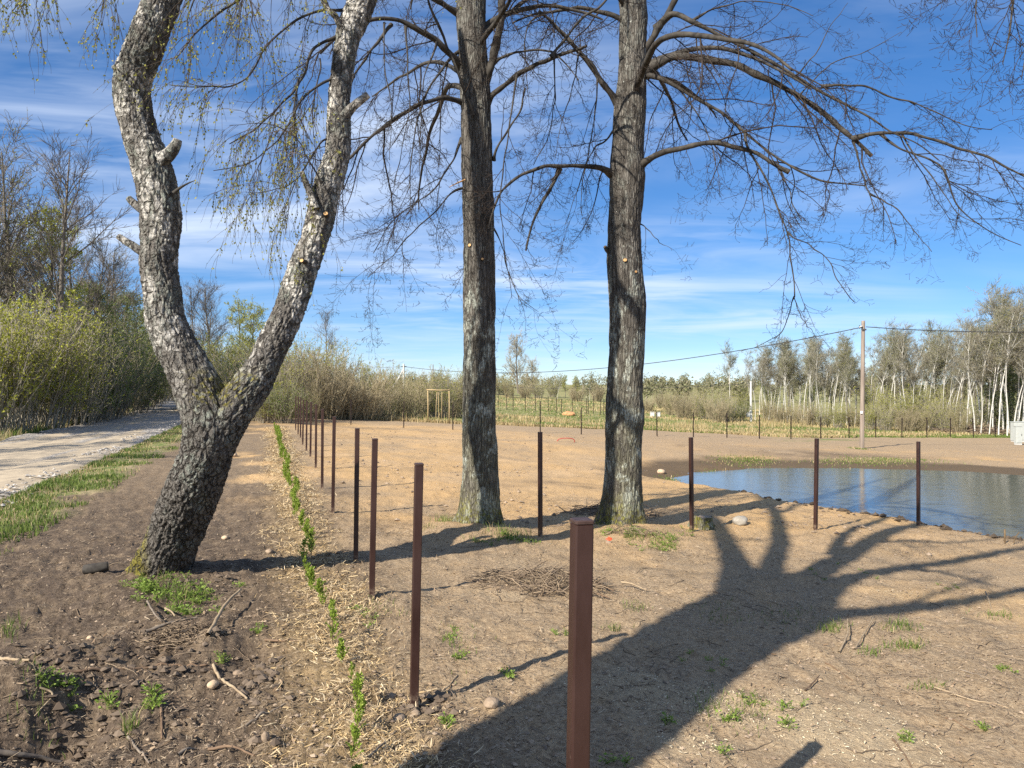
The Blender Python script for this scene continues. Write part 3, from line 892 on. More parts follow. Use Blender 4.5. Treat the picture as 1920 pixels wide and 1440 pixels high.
dB = 13.2
B_TRUNK = [(1163, 994, 94), (1165, 960, 80), (1168, 900, 70), (1169, 840, 66), (1171, 780, 72), (1171, 740, 66), (1174, 680, 64), (1177, 600, 66), (1176, 560, 68), (1172, 500, 66),
           (1170, 440, 60), (1174, 380, 60), (1176, 330, 66), (1177, 270, 58), (1182, 200, 58), (1186, 120, 50), (1187, 60, 50), (1186, 0, 50)]
B_LIMBS = [
    ([(1152, 330), (1137, 320), (1117, 313), (1083, 310), (1050, 312), (1017, 313), (987, 327), (953, 347), (928, 383), (915, 430)], dB, 12.2, .062, .016, False),
    ([(1050, 316), (1037, 347), (1013, 387), (997, 427), (986, 470)], 12.75, 12.5, .040, .020, True),
    ([(1160, 195), (1127, 153), (1100, 113), (1073, 83), (1040, 47), (1010, 20)], dB, 12.6, .066, .030, False),
    ([(1073, 83), (1023, 34), (1000, 38), (988, 60), (986, 110), (990, 180)], 12.75, 12.3, .024, .007, False),
    ([(1205, 95), (1220, 77), (1240, 40), (1262, 5), (1285, -45)], dB, 12.9, .085, .06, False),
    ([(1232, 55), (1250, 32), (1280, 25), (1313, 47), (1363, 72), (1413, 97), (1453, 120), (1493, 143), (1537, 167), (1580, 187), (1623, 213), (1663, 240), (1712, 265), (1760, 300)], 13.1, 11.6, .050, .010, False),
    ([(1537, 164), (1563, 162), (1620, 167), (1673, 187), (1723, 200), (1763, 217), (1813, 237), (1860, 243)], 12.1, 11.5, .024, .007, False),
    ([(1202, 140), (1220, 127), (1247, 110), (1280, 105), (1323, 110), (1373, 120), (1413, 137), (1460, 157), (1493, 177), (1530, 200), (1563, 227), (1593, 257), (1613, 270), (1634, 292)], dB, 12.0, .080, .034, True),
    ([(1598, 260), (1625, 252), (1647, 248), (1707, 247), (1753, 257), (1800, 273), (1847, 287), (1880, 307), (1920, 330), (1960, 350)], 12.1, 11.2, .038, .014, False),
    ([(1603, 262), (1610, 300), (1620, 333), (1630, 360), (1640, 398)], 12.1, 11.8, .020, .010, True),
    ([(1632, 363), (1663, 380), (1687, 400), (1707, 427), (1747, 472)], 11.9, 11.6, .014, .006, True),
    ([(1647, 252), (1680, 277), (1730, 293), (1767, 320), (1780, 360), (1800, 393), (1847, 427), (1880, 447), (1915, 460)], 12.0, 11.2, .022, .006, False),
    ([(1690, 248), (1720, 290), (1760, 350), (1800, 400), (1840, 420)], 11.9, 11.3, .014, .005, False),
    ([(1204, 138), (1220, 142), (1250, 150), (1280, 170), (1317, 190), (1357, 213), (1393, 243), (1427, 270), (1460, 293), (1493, 317), (1540, 337), (1580, 343), (1623, 348)], dB, 12.0, .044, .012, False),
    ([(1192, 320), (1207, 308), (1220, 298), (1250, 283), (1280, 277), (1313, 267), (1360, 267), (1407, 283), (1440, 303), (1480, 323)], dB, 12.3, .062, .040, True),
    ([(1397, 245), (1403, 273), (1417, 300), (1433, 327), (1447, 353), (1460, 390), (1477, 430), (1483, 480), (1488, 520), (1490, 557)], 12.5, 12.1, .024, .010, False),
    ([(1490, 557), (1480, 597), (1467, 623), (1447, 637), (1423, 650), (1390, 658)], 12.1, 12.0, .010, .004, False),
    ([(1490, 557), (1500, 580), (1512, 600), (1533, 637)], 12.1, 12.0, .009, .005, True),
    ([(1478, 435), (1495, 448), (1513, 453), (1547, 480), (1563, 513), (1580, 540), (1603, 567)], 12.2, 12.0, .013, .007, True),
    ([(1455, 308), (1468, 335), (1477, 357), (1487, 387), (1503, 415)], 12.4, 12.2, .018, .008, True),
    ([(1250, 150), (1300, 200), (1330, 250), (1345, 310), (1350, 370)], 12.9, 12.5, .016, .005, False),
    ([(1152, 240), (1130, 265), (1110, 280), (1095, 330), (1090, 400)], dB, 12.7, .020, .006, False),
    ([(1120, 145), (1118, 210), (1105, 280), (1085, 350), (1060, 420)], 12.9, 12.5, .018, .006, False),
    ([(1085, 95), (1075, 160), (1060, 220), (1040, 300)], 12.8, 12.4, .016, .005, False),
    ([(1204, 420), (1225, 432), (1240, 452), (1260, 470)], dB, 12.9, .010, .004, False),
    ([(1190, 30), (1165, -5), (1140, -45)], dB, 12.8, .05, .03, False),
    ([(1300, 40), (1340, 20), (1400, 5), (1470, 12), (1525, 30)], 13.0, 12.2, .020, .006, False),
    ([(1493, 143), (1530, 100), (1550, 60), (1590, 5)], 12.3, 12.0, .014, .005, False),
    ([(1500, 180), (1560, 120), (1620, 100), (1690, 60)], 12.2, 11.9, .013, .005, False),
]
tB = lime_tree('right-hand grey lime trunk beside the pond, with long limbs reaching right', 1163, 994, dB, B_TRUNK, B_LIMBS, 9, 5,
               [(1167, 495, .030), (1186, 516, .022)], 4.5)
A = np.array([[*(at(1150, 480, 13.2)), .05], [*(at(1139, 470, 13.15)), .042], [*(at(1134, 462, 13.1)), .03]])
limb_obj(tB, A, np.array(tB.location), 9, LIMB_BARK, cut=True, name='branch_stub', seed=5)

# ------------------------------------------------------------------ leaning forked birch
def birch_disp(seed, amp0=.034, amp1=.020):
    def f(th, s, r):
        c = np.stack([np.cos(th) * r, np.sin(th) * r], 1)
        amp = amp0 + (amp1 - amp0) * smooth(.8, 3.2, s)
        w = np.c_[c / .09, s / .13]
        n = np.stack([fbm(w + 3.1, 2, seed + 5), fbm(w + 9.7, 2, seed + 6), fbm(w + 5.5, 2, seed + 7)], 1)
        f1, f2 = worley(np.c_[c / .055, s / .15] + .65 * n, seed)
        g1, g2 = worley(np.c_[c / .026, s / .045] + .4 * n, seed + 3)
        plate = np.clip((f2 - f1) * 4.2, 0, 1)
        small = np.clip((g2 - g1) * 2.0, 0, 1)
        lump = .022 * fbm(np.c_[c / .25, s / .40], 3, seed + 9)
        rid = 1 - 2.6 * np.abs(fbm(np.c_[c / .050, s / .17] + .5 * n, 4, seed + 13, .6))
        return amp * (.62 * plate + .55 * rid - .60) + amp * .34 * (small - .5) + lump + .006 * fbm(np.c_[c / .012, s / .016], 2, seed + 11)
    return f

bb = hit(303, 1078)
birch = thing('birch_tree', 'leaning birch with rough grey and white bark, forking into two stems', 'tree', tuple(bb))
bb = np.array(bb)
def brow(x, y, w, d): return [*at(x, y, d), w / 2 * d / FOC]
BL = [brow(290, 1112, 134, 9.0), brow(301, 1076, 110, 8.9), brow(318, 1030, 94, 8.75), brow(345, 960, 96, 8.55), brow(368, 900, 96, 8.35), brow(388, 850, 94, 8.25), brow(396, 800, 96, 8.2),
      brow(379, 745, 88, 8.2), brow(358, 700, 80, 8.2), brow(330, 650, 72, 8.2), brow(310, 600, 68, 8.2), brow(304, 550, 66, 8.2), brow(299, 500, 66, 8.2),
      brow(301, 450, 67, 8.2), brow(302, 400, 72, 8.2), brow(294, 350, 71, 8.2), brow(281, 300, 68, 8.2), brow(268, 267, 64, 8.2), brow(258, 233, 62, 8.2), brow(251, 200, 63, 8.2),
      brow(248, 167, 63, 8.2), brow(254, 133, 66, 8.2), brow(267, 100, 66, 8.2), brow(280, 67, 64, 8.2), brow(293, 33, 62, 8.25), brow(306, 0, 60, 8.3), brow(330, -80, 54, 8.4), brow(352, -260, 44, 8.6),
      brow(360, -500, 30, 8.8), brow(350, -700, 16, 9.0)]
BL = np.array(BL); BL[:, :3] -= bb
link('trunk', trunk_mesh('trunk', BL, 800, 176, birch_disp(7), [BIRCH_BARK]), birch)
BR = [brow(398, 850, 62, 8.25), brow(418, 800, 78, 8.22), brow(446, 755, 72, 8.22), brow(476, 715, 66, 8.25), brow(497, 680, 58, 8.3), brow(515, 640, 55, 8.35), brow(536, 600, 52, 8.4), brow(550, 560, 52, 8.45),
      brow(563, 520, 52, 8.5), brow(577, 480, 50, 8.55), brow(592, 440, 51, 8.6), brow(602, 400, 52, 8.65), brow(614, 350, 50, 8.7), brow(630, 300, 45, 8.75), brow(634, 267, 46, 8.8), brow(635, 200, 42, 8.85),
      brow(641, 133, 41, 8.9), brow(652, 67, 44, 8.95), brow(666, 33, 50, 9.0), brow(680, 0, 46, 9.0), brow(700, -80, 40, 9.1), brow(715, -260, 32, 9.3), brow(720, -520, 18, 9.5)]
BR = np.array(BR); BR[:, :3] -= bb
link('stem', trunk_mesh('stem', BR, 560, 130, birch_disp(17, .028, .018), [BIRCH_BARK]), birch)

def stub(pts, r0, r1, d, cut=True, mat=None, name='branch_stub', seed=1):
    A = np.array([[*at(x, y, d), r0 + (r1 - r0) * i / (len(pts) - 1)] for i, (x, y) in enumerate(pts)])
    return limb_obj(birch, A, bb, 12, mat or BIRCH_BARK, cut=cut, name=name, seed=seed)
OLD_CUT = twig_mat('weathered_wood', (.22, .16, .11), (.36, .28, .20), 30)
def stub_old(*a, **k):
    o = stub(*a, **k); o.data.materials[1] = OLD_CUT; return o
stub_old([(300, 300), (318, 287), (330, 272), (334, 262)], .085, .045, 8.1, seed=2)
stub_old([(286, 405), (265, 392), (248, 378), (241, 371)], .060, .034, 8.1, seed=3)
stub_old([(290, 492), (268, 474), (245, 458), (222, 443)], .060, .033, 8.1, seed=4)
stub_old([(262, 140), (236, 133), (220, 128), (213, 130)], .06, .035, 8.1, seed=5)
stub([(325, 362), (338, 352), (352, 344), (366, 338)], .020, .003, 8.1, cut=False, mat=LIMB_BARK, name='dead_spike', seed=6)
stub([(592, 392), (584, 368), (575, 347), (566, 322)], .050, .030, 8.45, seed=7)
stub_old([(640, 228), (655, 208), (672, 192), (690, 177)], .060, .045, 8.75, seed=8)
for (sx, sy, dd, nn, rad) in ((611, 401, 8.42, (.1, -1, .1), .022), (567, 489, 8.30, (-.3, -1, .1), .020)):
    prune_scar(birch, at(sx, sy, dd) - bb, nn, rad)

rng = np.random.default_rng(77)
bgeo, bleaf = Geo(), []
def birch_limbs():
    L = []
    def a(pts, d0, d1, r0, r1): L.append(limb_poly(pts, d0, d1, r0, r1)); return L[-1]
    a([(640, 60), (618, 75), (587, 93), (567, 140), (547, 177), (510, 213), (467, 250), (430, 270)], 8.95, 8.4, .028, .007)
    a([(640, 140), (610, 150), (580, 170), (555, 200), (520, 260), (470, 300), (400, 320)], 8.9, 8.3, .020, .005)
    a([(628, 250), (605, 262), (580, 290), (560, 330), (520, 350), (460, 360)], 8.8, 8.4, .016, .004)
    a([(650, 60), (630, 30), (610, 0), (600, -40)], 8.9, 8.7, .045, .035)
    a([(660, 20), (605, 20), (540, 40), (490, 90), (450, 150), (380, 165), (320, 160)], 9.0, 8.2, .022, .005)
    a([(690, -60), (600, -40), (500, -30), (420, 20), (370, 60), (330, 110)], 9.1, 8.0, .030, .006)
    a([(700, -120), (580, -120), (450, -80), (380, -20), (350, 40)], 9.1, 7.9, .030, .006)
    a([(340, -120), (250, -130), (160, -100), (90, -50), (50, 0)], 8.4, 7.6, .030, .006)
    a([(345, -180), (240, -210), (120, -160), (30, -90), (-30, -20)], 8.5, 7.4, .030, .006)
    a([(330, -80), (290, -90), (240, -70), (205, -30), (190, 20)], 8.4, 7.9, .022, .006)
    a([(345, -60), (390, -70), (440, -40), (470, 10), (480, 60)], 8.4, 8.2, .024, .006)
    a([(610, 380), (590, 330), (570, 290), (545, 250), (500, 230), (430, 235)], 8.6, 8.1, .014, .004)
    a([(700, -160), (760, -180), (820, -150), (860, -100)], 9.2, 9.6, .030, .010)
    a([(560, 150), (555, 230), (548, 300), (540, 380), (535, 440)], 8.6, 8.4, .010, .003)
    a([(520, 210), (500, 260), (480, 330), (470, 380)], 8.5, 8.3, .010, .003)
    a([(600, 110), (590, 200), (592, 280), (585, 350)], 8.8, 8.5, .010, .003)
    return L
BLIMBS = birch_limbs()
for i, A in enumerate(BLIMBS):
    limb_obj(birch, A, bb, 7, BIRCH_BARK if i == 3 else LIMB_BARK, seed=90 + i)
def birch_twigs(rng, limbs, geo, dens=1.0):
    A = np.stack(limbs); P, Rd = A[..., :3], A[..., 3]
    Ls = np.linalg.norm(np.diff(P, axis=1), axis=2).sum(1)
    p, d, r, par, t = spawn(rng, P, Rd, (Ls * 8 * dens).astype(int) + 3, .2, 1, (25, 70))
    L2 = .35 + .75 * rng.random(len(p))
    P2, Q2 = grow(rng, p, unit(d + np.array([-.15, 0, -.25])), L2, np.minimum(r * .6, .0045), 8, .11, (0, 0, -.16), .4)
    V, F = batch_tubes(P2, Q2, 3); geo.add(V, F)
    p, d, r, par, t = spawn(rng, P2, Q2, np.full(len(P2), 6), .15, 1, (20, 50))
    P3, Q3 = grow(rng, p, unit(d + np.array([0, 0, -.3])), .12 + .36 * rng.random(len(p)), np.full(len(p), .0020), 6, .15, (0, 0, -.20), .6)
    V, F = batch_tubes(P3, Q3, 3); geo.add(V, F)
    return P3, Q3
P3, Q3 = birch_twigs(rng, BLIMBS, bgeo)
stack_twigs(birch, bgeo, bb, [BIRCH_TWIG])
def leaf_quads(rng, p, d, size, fold=.2):
    """small folded diamond leaves at p, pointing along d"""
    N = len(p)
    u = unit(d); s = unit(np.cross(u, rng.normal(0, 1, (N, 3)))); nrm = np.cross(u, s)
    L = (size * (.6 + .8 * rng.random(N)))[:, None]
    V = np.stack([p, p + u * L * .5 + s * L * .36 + nrm * L * fold * .5, p + u * L, p + u * L * .5 - s * L * .36 + nrm * L * fold * .5], 1).reshape(-1, 3)
    return V, np.arange(N * 4).reshape(N, 4)
p, d, r, par, t = spawn(rng, P3, Q3, rng.integers(3, 8, len(P3)), .1, 1, (30, 70))
keep = rng.random(len(p)) < .80
V, F = leaf_quads(rng, p[keep], d[keep] + np.array([0, 0, -.4]), .027)
o = link('leaves', make_mesh('leaves', V - bb, [(F, 0)], [BIRCH_LEAF], False), birch); o['kind'] = 'stuff'

# ------------------------------------------------------------------ trees outside the frame that reach or shade into it
def shadow_pt(px, py, z):
    """point z metres up whose shadow falls where (px, py) meets the ground"""
    s = hit(px, py)
    h = z - s[2]
    return np.array([s[0] - SHX * h, s[1] - SHY * h, z])
def shade_limb(rows):
    return catmull(np.array([[*shadow_pt(px, py, z), r] for px, py, z, r in rows]), 14)
base = np.array([-3.7, -1.3, 0.0]); base[2] = surf(base[0], base[1])[0]
ts = thing('lime_tree', 'big tree behind the camera whose forked shadow lies across the foreground', 'tree', tuple(base))
cr = shadow_pt(1400, 1150, 7.6)
rows = np.array([[*base, .75], [*(base * .9 + cr * .1), .60], [*(base * .6 + cr * .4), .54], [*(base * .25 + cr * .75), .55], [*cr, .62], [*(cr + np.array([.1, .1, .8])), .35]])
rows[0, 2] -= .2
rows[:, :3] -= base
link('trunk', trunk_mesh('trunk', rows, 90, 40, lime_disp(31), [LIME_BARK]), ts)
SH = [[(1410, 1130, 7.6, .40), (1385, 1070, 8.3, .22), (1365, 1025, 8.9, .16), (1345, 985, 9.5, .14), (1310, 955, 10.2, .10)],
      [(1430, 1130, 7.6, .40), (1445, 1070, 8.3, .18), (1462, 1010, 9.0, .15), (1455, 965, 9.8, .12), (1430, 930, 10.6, .08)],
      [(1450, 1140, 7.6, .42), (1530, 1075, 8.3, .24), (1620, 1020, 9.0, .18), (1720, 985, 9.7, .15), (1830, 985, 10.3, .10)],
      [(1480, 1150, 7.5, .40), (1580, 1090, 8.2, .17), (1700, 1062, 8.9, .13), (1820, 1045, 9.6, .11), (1940, 1022, 10.3, .08)],
      [(1440, 1180, 7.3, .42), (1560, 1155, 8.0, .18), (1680, 1142, 8.6, .14), (1800, 1128, 9.2, .12), (1940, 1100, 9.9, .10)],
      [(1560, 1040, 8.6, .12), (1600, 990, 9.4, .10), (1680, 965, 10.2, .08)],
      [(1700, 1062, 8.9, .07), (1780, 1075, 9.3, .05), (1860, 1095, 9.8, .04)],
      [(1620, 1020, 9.0, .09), (1690, 1010, 9.7, .06), (1790, 1015, 10.4, .045), (1900, 1000, 11, .03)],
      [(1455, 965, 9.8, .08), (1500, 945, 10.6, .06), (1560, 935, 11.4, .04), (1640, 940, 12, .03)],
      [(1680, 1142, 8.6, .06), (1760, 1110, 9.2, .045), (1860, 1080, 9.8, .035)]]
arrs = [shade_limb(s) for s in SH]
for i, A in enumerate(arrs): limb_obj(ts, A, base, 10, seed=120 + i)
geo = Geo(); rg = np.random.default_rng(3)
lime_twigs(rg, arrs, geo, .75)
stack_twigs(ts, geo, base, [TWIG])

base = np.array([9.6, 7.2, 0.0]); base[2] = surf(base[0], base[1])[0]
t3 = thing('lime_tree', 'tree beyond the right edge whose bare twigs hang into the upper right corner', 'tree', tuple(base))
rows = np.array([[*base, .34], [*(base + [0, 0, .5]), .26], [*(base + [0, .1, 4]), .22], [*(base + [-.2, .2, 8]), .16], [*(base + [-.2, .3, 12]), .06]]); rows[0, 2] -= .2
rows[:, :3] -= base
link('trunk', trunk_mesh('trunk', rows, 120, 40, lime_disp(41), [LIME_BARK]), t3)
CR = [[(2010, -200, 8.4, .05), (1960, -160, 8.5, .035), (1915, -80, 8.6, .02), (1900, 0, 8.6, .014), (1893, 60, 8.6, .009), (1880, 120, 8.6, .005)],
      [(1960, -160, 8.5, .03), (1890, -130, 8.7, .016), (1845, -60, 8.8, .011), (1830, 10, 8.8, .008), (1832, 70, 8.8, .005)],
      [(1890, -120, 8.7, .02), (1850, -90, 8.9, .012), (1780, -50, 9.0, .008), (1730, 0, 9.0, .004)],
      [(1960, -60, 8.3, .02), (1935, 20, 8.3, .012), (1925, 90, 8.3, .008), (1915, 150, 8.3, .004)]]
arrs = [catmull(np.array([[*at(x, y, d), r] for x, y, d, r in c]), 14) for c in CR]
arrs.append(catmull(np.array([[base[0] - .1, base[1] + .15, base[2] + 6, .10], [*at(2150, -260, 8.0), .07], [*at(2010, -200, 8.4), .05]]), 14))
for i, A in enumerate(arrs): limb_obj(t3, A, base, 7, seed=140 + i)
geo = Geo(); rg = np.random.default_rng(4)
lime_twigs(rg, arrs[:4], geo, 1.3, 1.0)
stack_twigs(t3, geo, base, [TWIG])

# ------------------------------------------------------------------ fence posts
m = Mat('post_brown_paint', .42, .45)
nz = m.noise(9, 5, .6, (1, 1, .25)); scr = m.noise(60, 4, .7, (1, 1, .12))
c = m.ramp(nz, [(.3, (.027, .0120, .0092)), (.7, (.044, .0200, .0150))])
c = m.mix(m.rng(scr, .70, .76, 0, .5), c, (.22, .15, .12))
gsep = m.n('ShaderNodeTexCoord'); sx = m.n('ShaderNodeSeparateXYZ'); m.l(gsep.outputs['Object'], sx.inputs[0])
mud = m.math('MULTIPLY', m.rng(sx.outputs['Z'], .16, .0), m.rng(m.noise(22, 5, .7), .40, .6))
m.color(m.mix(mud, c, (.26, .19, .13)))
m.l(m.rng(nz, .3, .7, .36, .55), m.b.inputs['Roughness'])
m.bump(m.noise(120, 3), .06, .002)
POST = m.m
m = Mat('post_cap_plastic', .5, .4)
m.color(m.ramp(m.noise(30, 4), [(.3, (.035, .018, .014)), (.7, (.07, .042, .034))]))
CAP = m.m
m = Mat('post_dark_paint', .5, .35); m.color(m.ramp(m.noise(9, 4, .6, (1, 1, .25)), [(.3, (.012, .0065, .006)), (.7, (.022, .012, .0105))])); POST_DARK = m.m
POST_H = 1.75
g_ = Geo(); g_.add(*bevel_box(-.030, .030, -.030, .030, -.30, POST_H - .018, .006))
post_me = g_.mesh('post_shaft', POST, False)
g_ = Geo(); g_.add(*bevel_box(-.0315, .0315, -.0315, .0315, POST_H - .0185, POST_H, .007))
cap_me = g_.mesh('cap', CAP, False)
dark_me = post_me.copy(); dark_me.materials[0] = POST_DARK
ORD = ['first', 'second', 'third', 'fourth', 'fifth', 'sixth', 'seventh', 'eighth', 'ninth', 'tenth', 'eleventh', 'twelfth', 'thirteenth', 'fourteenth',
       'fifteenth', 'sixteenth', 'seventeenth', 'eighteenth', 'nineteenth', 'twentieth']
def ordn(i):
    if i <= 20: return ORD[i - 1]
    return '%d%s' % (i, 'th' if 10 < i % 100 < 14 else {1: 'st', 2: 'nd', 3: 'rd'}.get(i % 10, 'th'))
rp = random.Random(5)
def post(x, y, z, h, label, group, rot, lean=0.0, shaft=None):
    t = thing('fence_post', label, 'post', (x, y, z), group)
    s = h / POST_H
    t.rotation_euler = (R(rp.uniform(-.7, .7)), R(lean + rp.uniform(-.5, .5)), rot)
    a = link('shaft', shaft or post_me, t); b = link('cap', cap_me, t)
    w_ = 1.32 if 'first brown' in label else 1.0
    a.scale = (w_, w_, s); b.scale = (w_, w_, 1); b.location = (0, 0, h - POST_H)
    return t
ROT = math.atan(.335)
near_posts = [(1078, None, 3.0), (776, 1330, 5.22), (697, 1125, 7.75), (667, 1049, 9.55), (624, 966, 13.05), (604, 920, 16.2), (592, 880, 20.2), (582, 856, 23.5),
              (574.5, 845, 25.7), (567.5, 834, 28.2), (563.4, 821, 31.6), (559, 816, 34.0), (554.4, 806, 37.6)]
for i, (px, py, d) in enumerate(near_posts):
    x = (px - 960) / FOC * d
    z = surf(x, d)[0]
    top_y = {0: 973, 1: 868, 2: 822, 3: 803, 4: 781}.get(i)
    h = POST_H if top_y is None else CAM_H - (top_y - HOR) * d / FOC - z
    post(x, d, z, h, '%s brown metal post from the front in the row beside the hedge' % ordn(i + 1), 'fence posts beside the hedge', ROT * .75, .7)
pond_posts = [(1013, 810, 11.96), (1297, 820, 12.9), (1529, 822, 13.8), (1722, 828, 15.1)]
for i, (px, ty, d) in enumerate(pond_posts):
    x = (px - 960) / FOC * d
    z = surf(x, d)[0]
    h = CAM_H - (ty - HOR) * d / FOC - z
    where = ['between the two limes', 'just right of the second lime', 'at the near pond bank, left one of two', 'at the near pond bank, right one of two'][i]
    post(x, d, z, h, 'slim dark brown metal post standing ' + where, 'fence posts before the pond', .55, 0)
far_posts = [(658, 750, 46.4), (757, 752, 45.7), (849, 757, 45.6), (1013, 752, 46.8), (1090, 764, 47.4), (1232, 772, 50.3), (1300, 773, 50.9), (1363, 775, 51.4), (1424, 778, 52.4), (1483, 780, 53.7),
             (1539, 781, 55.6), (1592, 782, 57.8), (1642, 782, 60.0), (1691, 783, 61.0), (1738, 783, 62.0), (1782, 784, 63.0), (1825, 785, 64.0), (1866, 786, 64.8)]
for i, (px, ty, d) in enumerate(far_posts):
    x = (px - 960) / FOC * d
    z = surf(x, d)[0]
    h = CAM_H - (ty - HOR) * d / FOC - z
    post(x, d, z, h, '%s thin post from the left in the far fence row' % ordn(i + 1), 'posts of the far fence row', .2, 0, dark_me)
k = 0
for px in (934, 950, 962, 985, 1004, 1028, 1043, 1053, 1073, 1100, 1103, 1113, 1126, 1132, 1145):
    d = 84 + rp.uniform(-1, 3); x = (px - 960) / FOC * d; k += 1
    post(x, d, surf(x, d)[0], rp.uniform(1.6, 2.1), '%s tiny post from the left in the meadow fence beyond the field' % ordn(k), 'posts of the meadow fence', .1, 0, dark_me)

# ------------------------------------------------------------------ thuja seedlings of the young hedge
THUJA = leaf_mat('thuja_green', [(.16, .22, .03), (.27, .37, .05), (.40, .49, .09)], .6, .4)
STEM = twig_mat('seedling_stem', (.10, .07, .04), (.19, .13, .07), 20)
def seedling(seed, thick):
    rg = np.random.default_rng(seed)
    g = Geo()
    n = int(46 * thick)
    z = .02 + .26 * rg.random(n) ** .9
    az = 2 * np.pi * rg.random(n)
    p = np.stack([np.zeros(n), np.zeros(n), z], 1) + rg.normal(0, .006, (n, 3))
    d = np.stack([np.cos(az) * .75, np.sin(az) * .75, .75 + .4 * rg.random(n)], 1)
    P, Q = grow(rg, p, d, (.11 * (1.15 - z / .34)) * (.7 + .6 * rg.random(n)), np.full(n, .003), 4, .12, (0, 0, .10), .5)
    V, F = batch_tubes(P, Q, 3); g.add(V, F)
    pp, dd, r, par, t = spawn(rg, P, Q, np.full(n, 7), .1, 1, (20, 45))
    V, F = leaf_quads(rg, pp, dd, .026, .1); g.add(V, F)
    fm = g.mesh('foliage', THUJA, False)
    s = Geo(); a = np.array([[[0, 0, -.05], [.004, .003, .10], [0, 0, .27]]]); V, F = batch_tubes(a, np.array([[.006, .005, .002]]), 5); s.add(V, F)
    return fm, s.mesh('stem', STEM)
SEED = [seedling(200 + i, th) for i, th in enumerate((.95, .7, 1.15, .5, .85))]
hedge = []
y = 3.95
while y < 37.5:
    hedge.append(y)
    y += rp.uniform(.28, .44) * (1 if y > 8 else 1.2)
for i, y in enumerate(hedge):
    x = row_x(y) - .70 + .06 * math.sin(y * 1.3) + rp.uniform(-.05, .05)
    sc = rp.uniform(.7, 1.1) * (1 if y > 9 else .82)
    if i in (4, 9): sc *= .6
    t = thing('thuja_seedling', '%s seedling from the front in the row of small green conifers' % ordn(i + 1), 'seedling', (x, y, surf(x, y)[0] + .01), 'young hedge of conifer seedlings')
    t.rotation_euler = (R(rp.uniform(-6, 6)), R(rp.uniform(-6, 6)), rp.uniform(0, 6.28)); t.scale = (sc, sc, sc * rp.uniform(.9, 1.2))
    fm, sm = SEED[rp.randrange(5)]
    link('foliage', fm, t); link('stem', sm, t)

# ------------------------------------------------------------------ poles, cables, cabinets
m = Mat('weathered_pole', .9, .2)
gr = m.noise(10, 5, .6, (1, 1, .06))
m.color(m.ramp(gr, [(.3, (.16, .125, .10)), (.7, (.33, .275, .225))])); m.bump(gr, .5, .01)
POLEW = m.m
m = Mat('concrete', .9, .2); m.color(m.ramp(m.noise(6, 5), [(.3, (.42, .42, .40)), (.7, (.60, .60, .57))])); CONC = m.m
m = Mat('cable_black', .6, .3); m.color(m.ramp(m.noise(3, 2), [(.3, (.03, .03, .033)), (.7, (.05, .05, .055))])); CABLE = m.m
m = Mat('cabinet_grey', .55, .4); m.color(m.ramp(m.noise(5, 4), [(.3, (.36, .38, .35)), (.7, (.44, .46, .43))])); CABI = m.m
m = Mat('dark_metal', .5, .5); m.color(m.ramp(m.noise(12, 3), [(.3, (.04, .04, .04)), (.7, (.08, .08, .08))])); DMET = m.m
m = Mat('white_enamel', .4, .5); m.color(m.ramp(m.noise(8, 3), [(.3, (.70, .70, .68)), (.7, (.80, .80, .78))])); WHITE = m.m

def pole(name, px, pyb, pyt, d, r0, r1, mat, label, lean=0, k=14):
    b = at(px, pyb, d); b[2] = surf(b[0], b[1])[0]
    tz = CAM_H - (pyt - HOR) * d / FOC
    t = thing(name, label, 'pole', tuple(b))
    h = tz - b[2]
    rows = np.array([[0, 0, -.4, r0], [0, 0, .3, r0], [lean * .5, 0, h * .5, (r0 + r1) / 2], [lean, 0, h - .02, r1], [lean, 0, h, r1 * .93]])
    def dsp(th, s, r): return .004 * fbm(np.c_[np.cos(th) * 2, np.sin(th) * 2, s * .6], 2, 5)
    link('shaft', trunk_mesh('shaft', rows, 50, k, dsp, [mat], cap_top=True), t)
    return t, b + np.array([lean, 0, h])
pl, topP = pole('utility_pole', 1616, 843, 607, 45.0, .135, .105, POLEW, 'brown wooden utility pole standing behind the pond', .08)
hl = topP[2] - pl.location[2]
g_ = Geo()
g_.add(*box(-.05, .21, -.155, -.11, hl - .42, hl - .32)); g_.add(*box(-.16, -.10, -.03, .03, hl - .30, hl - .10))
link('bracket', g_.mesh('bracket', DMET, False), pl)
g_ = Geo(); A = np.array([[[-.02, -.13, hl - .16], [-.16, -.15, hl - .18], [-.22, -.15, hl - .24]]]); V, F = batch_tubes(A, np.array([[.03, .035, .02]]), 8, True); g_.add(V, F)
link('insulator', g_.mesh('insulator', WHITE), pl)
zpl = CAM_H - (773 - HOR) * 45 / FOC - pl.location[2]
g_ = Geo(); g_.add(*bevel_box(-.16, -.02, -.175, -.140, zpl - .08, zpl + .08, .01)); link('plate', g_.mesh('plate', WHITE, False), pl)

p2, topC = pole('concrete_pole', 1408, 778, 717, 84, .14, .11, CONC, 'short pale concrete pole with a meter box before the birch grove', 0)
hc = topC[2] - p2.location[2]
g_ = Geo(); g_.add(*bevel_box(-.55, -.15, -.25, .05, .55, 1.15, .03)); link('meter_box', g_.mesh('meter_box', WHITE, False), p2)
p3_, topF = pole('concrete_pole', 757, 780, 684, 80, .12, .10, CONC, 'far pale pole with a slanting strut above the thicket', 0)
hf = topF[2] - p3_.location[2]
g_ = Geo(); V, F = batch_tubes(np.array([[[-.02, 0, hf - .5], [-1.1, 0, hf - 2.4], [-2.3, 0, hf - 4.6]]]), np.array([[.10, .10, .10]]), 8, True); g_.add(V, F)
link('strut', g_.mesh('strut', CONC), p3_)
g_ = Geo(); V, F = batch_tubes(np.array([[[-.25, 0, hf - .2], [.3, 0, hf - .2]]]), np.array([[.06, .06]]), 6, True); g_.add(V, F)
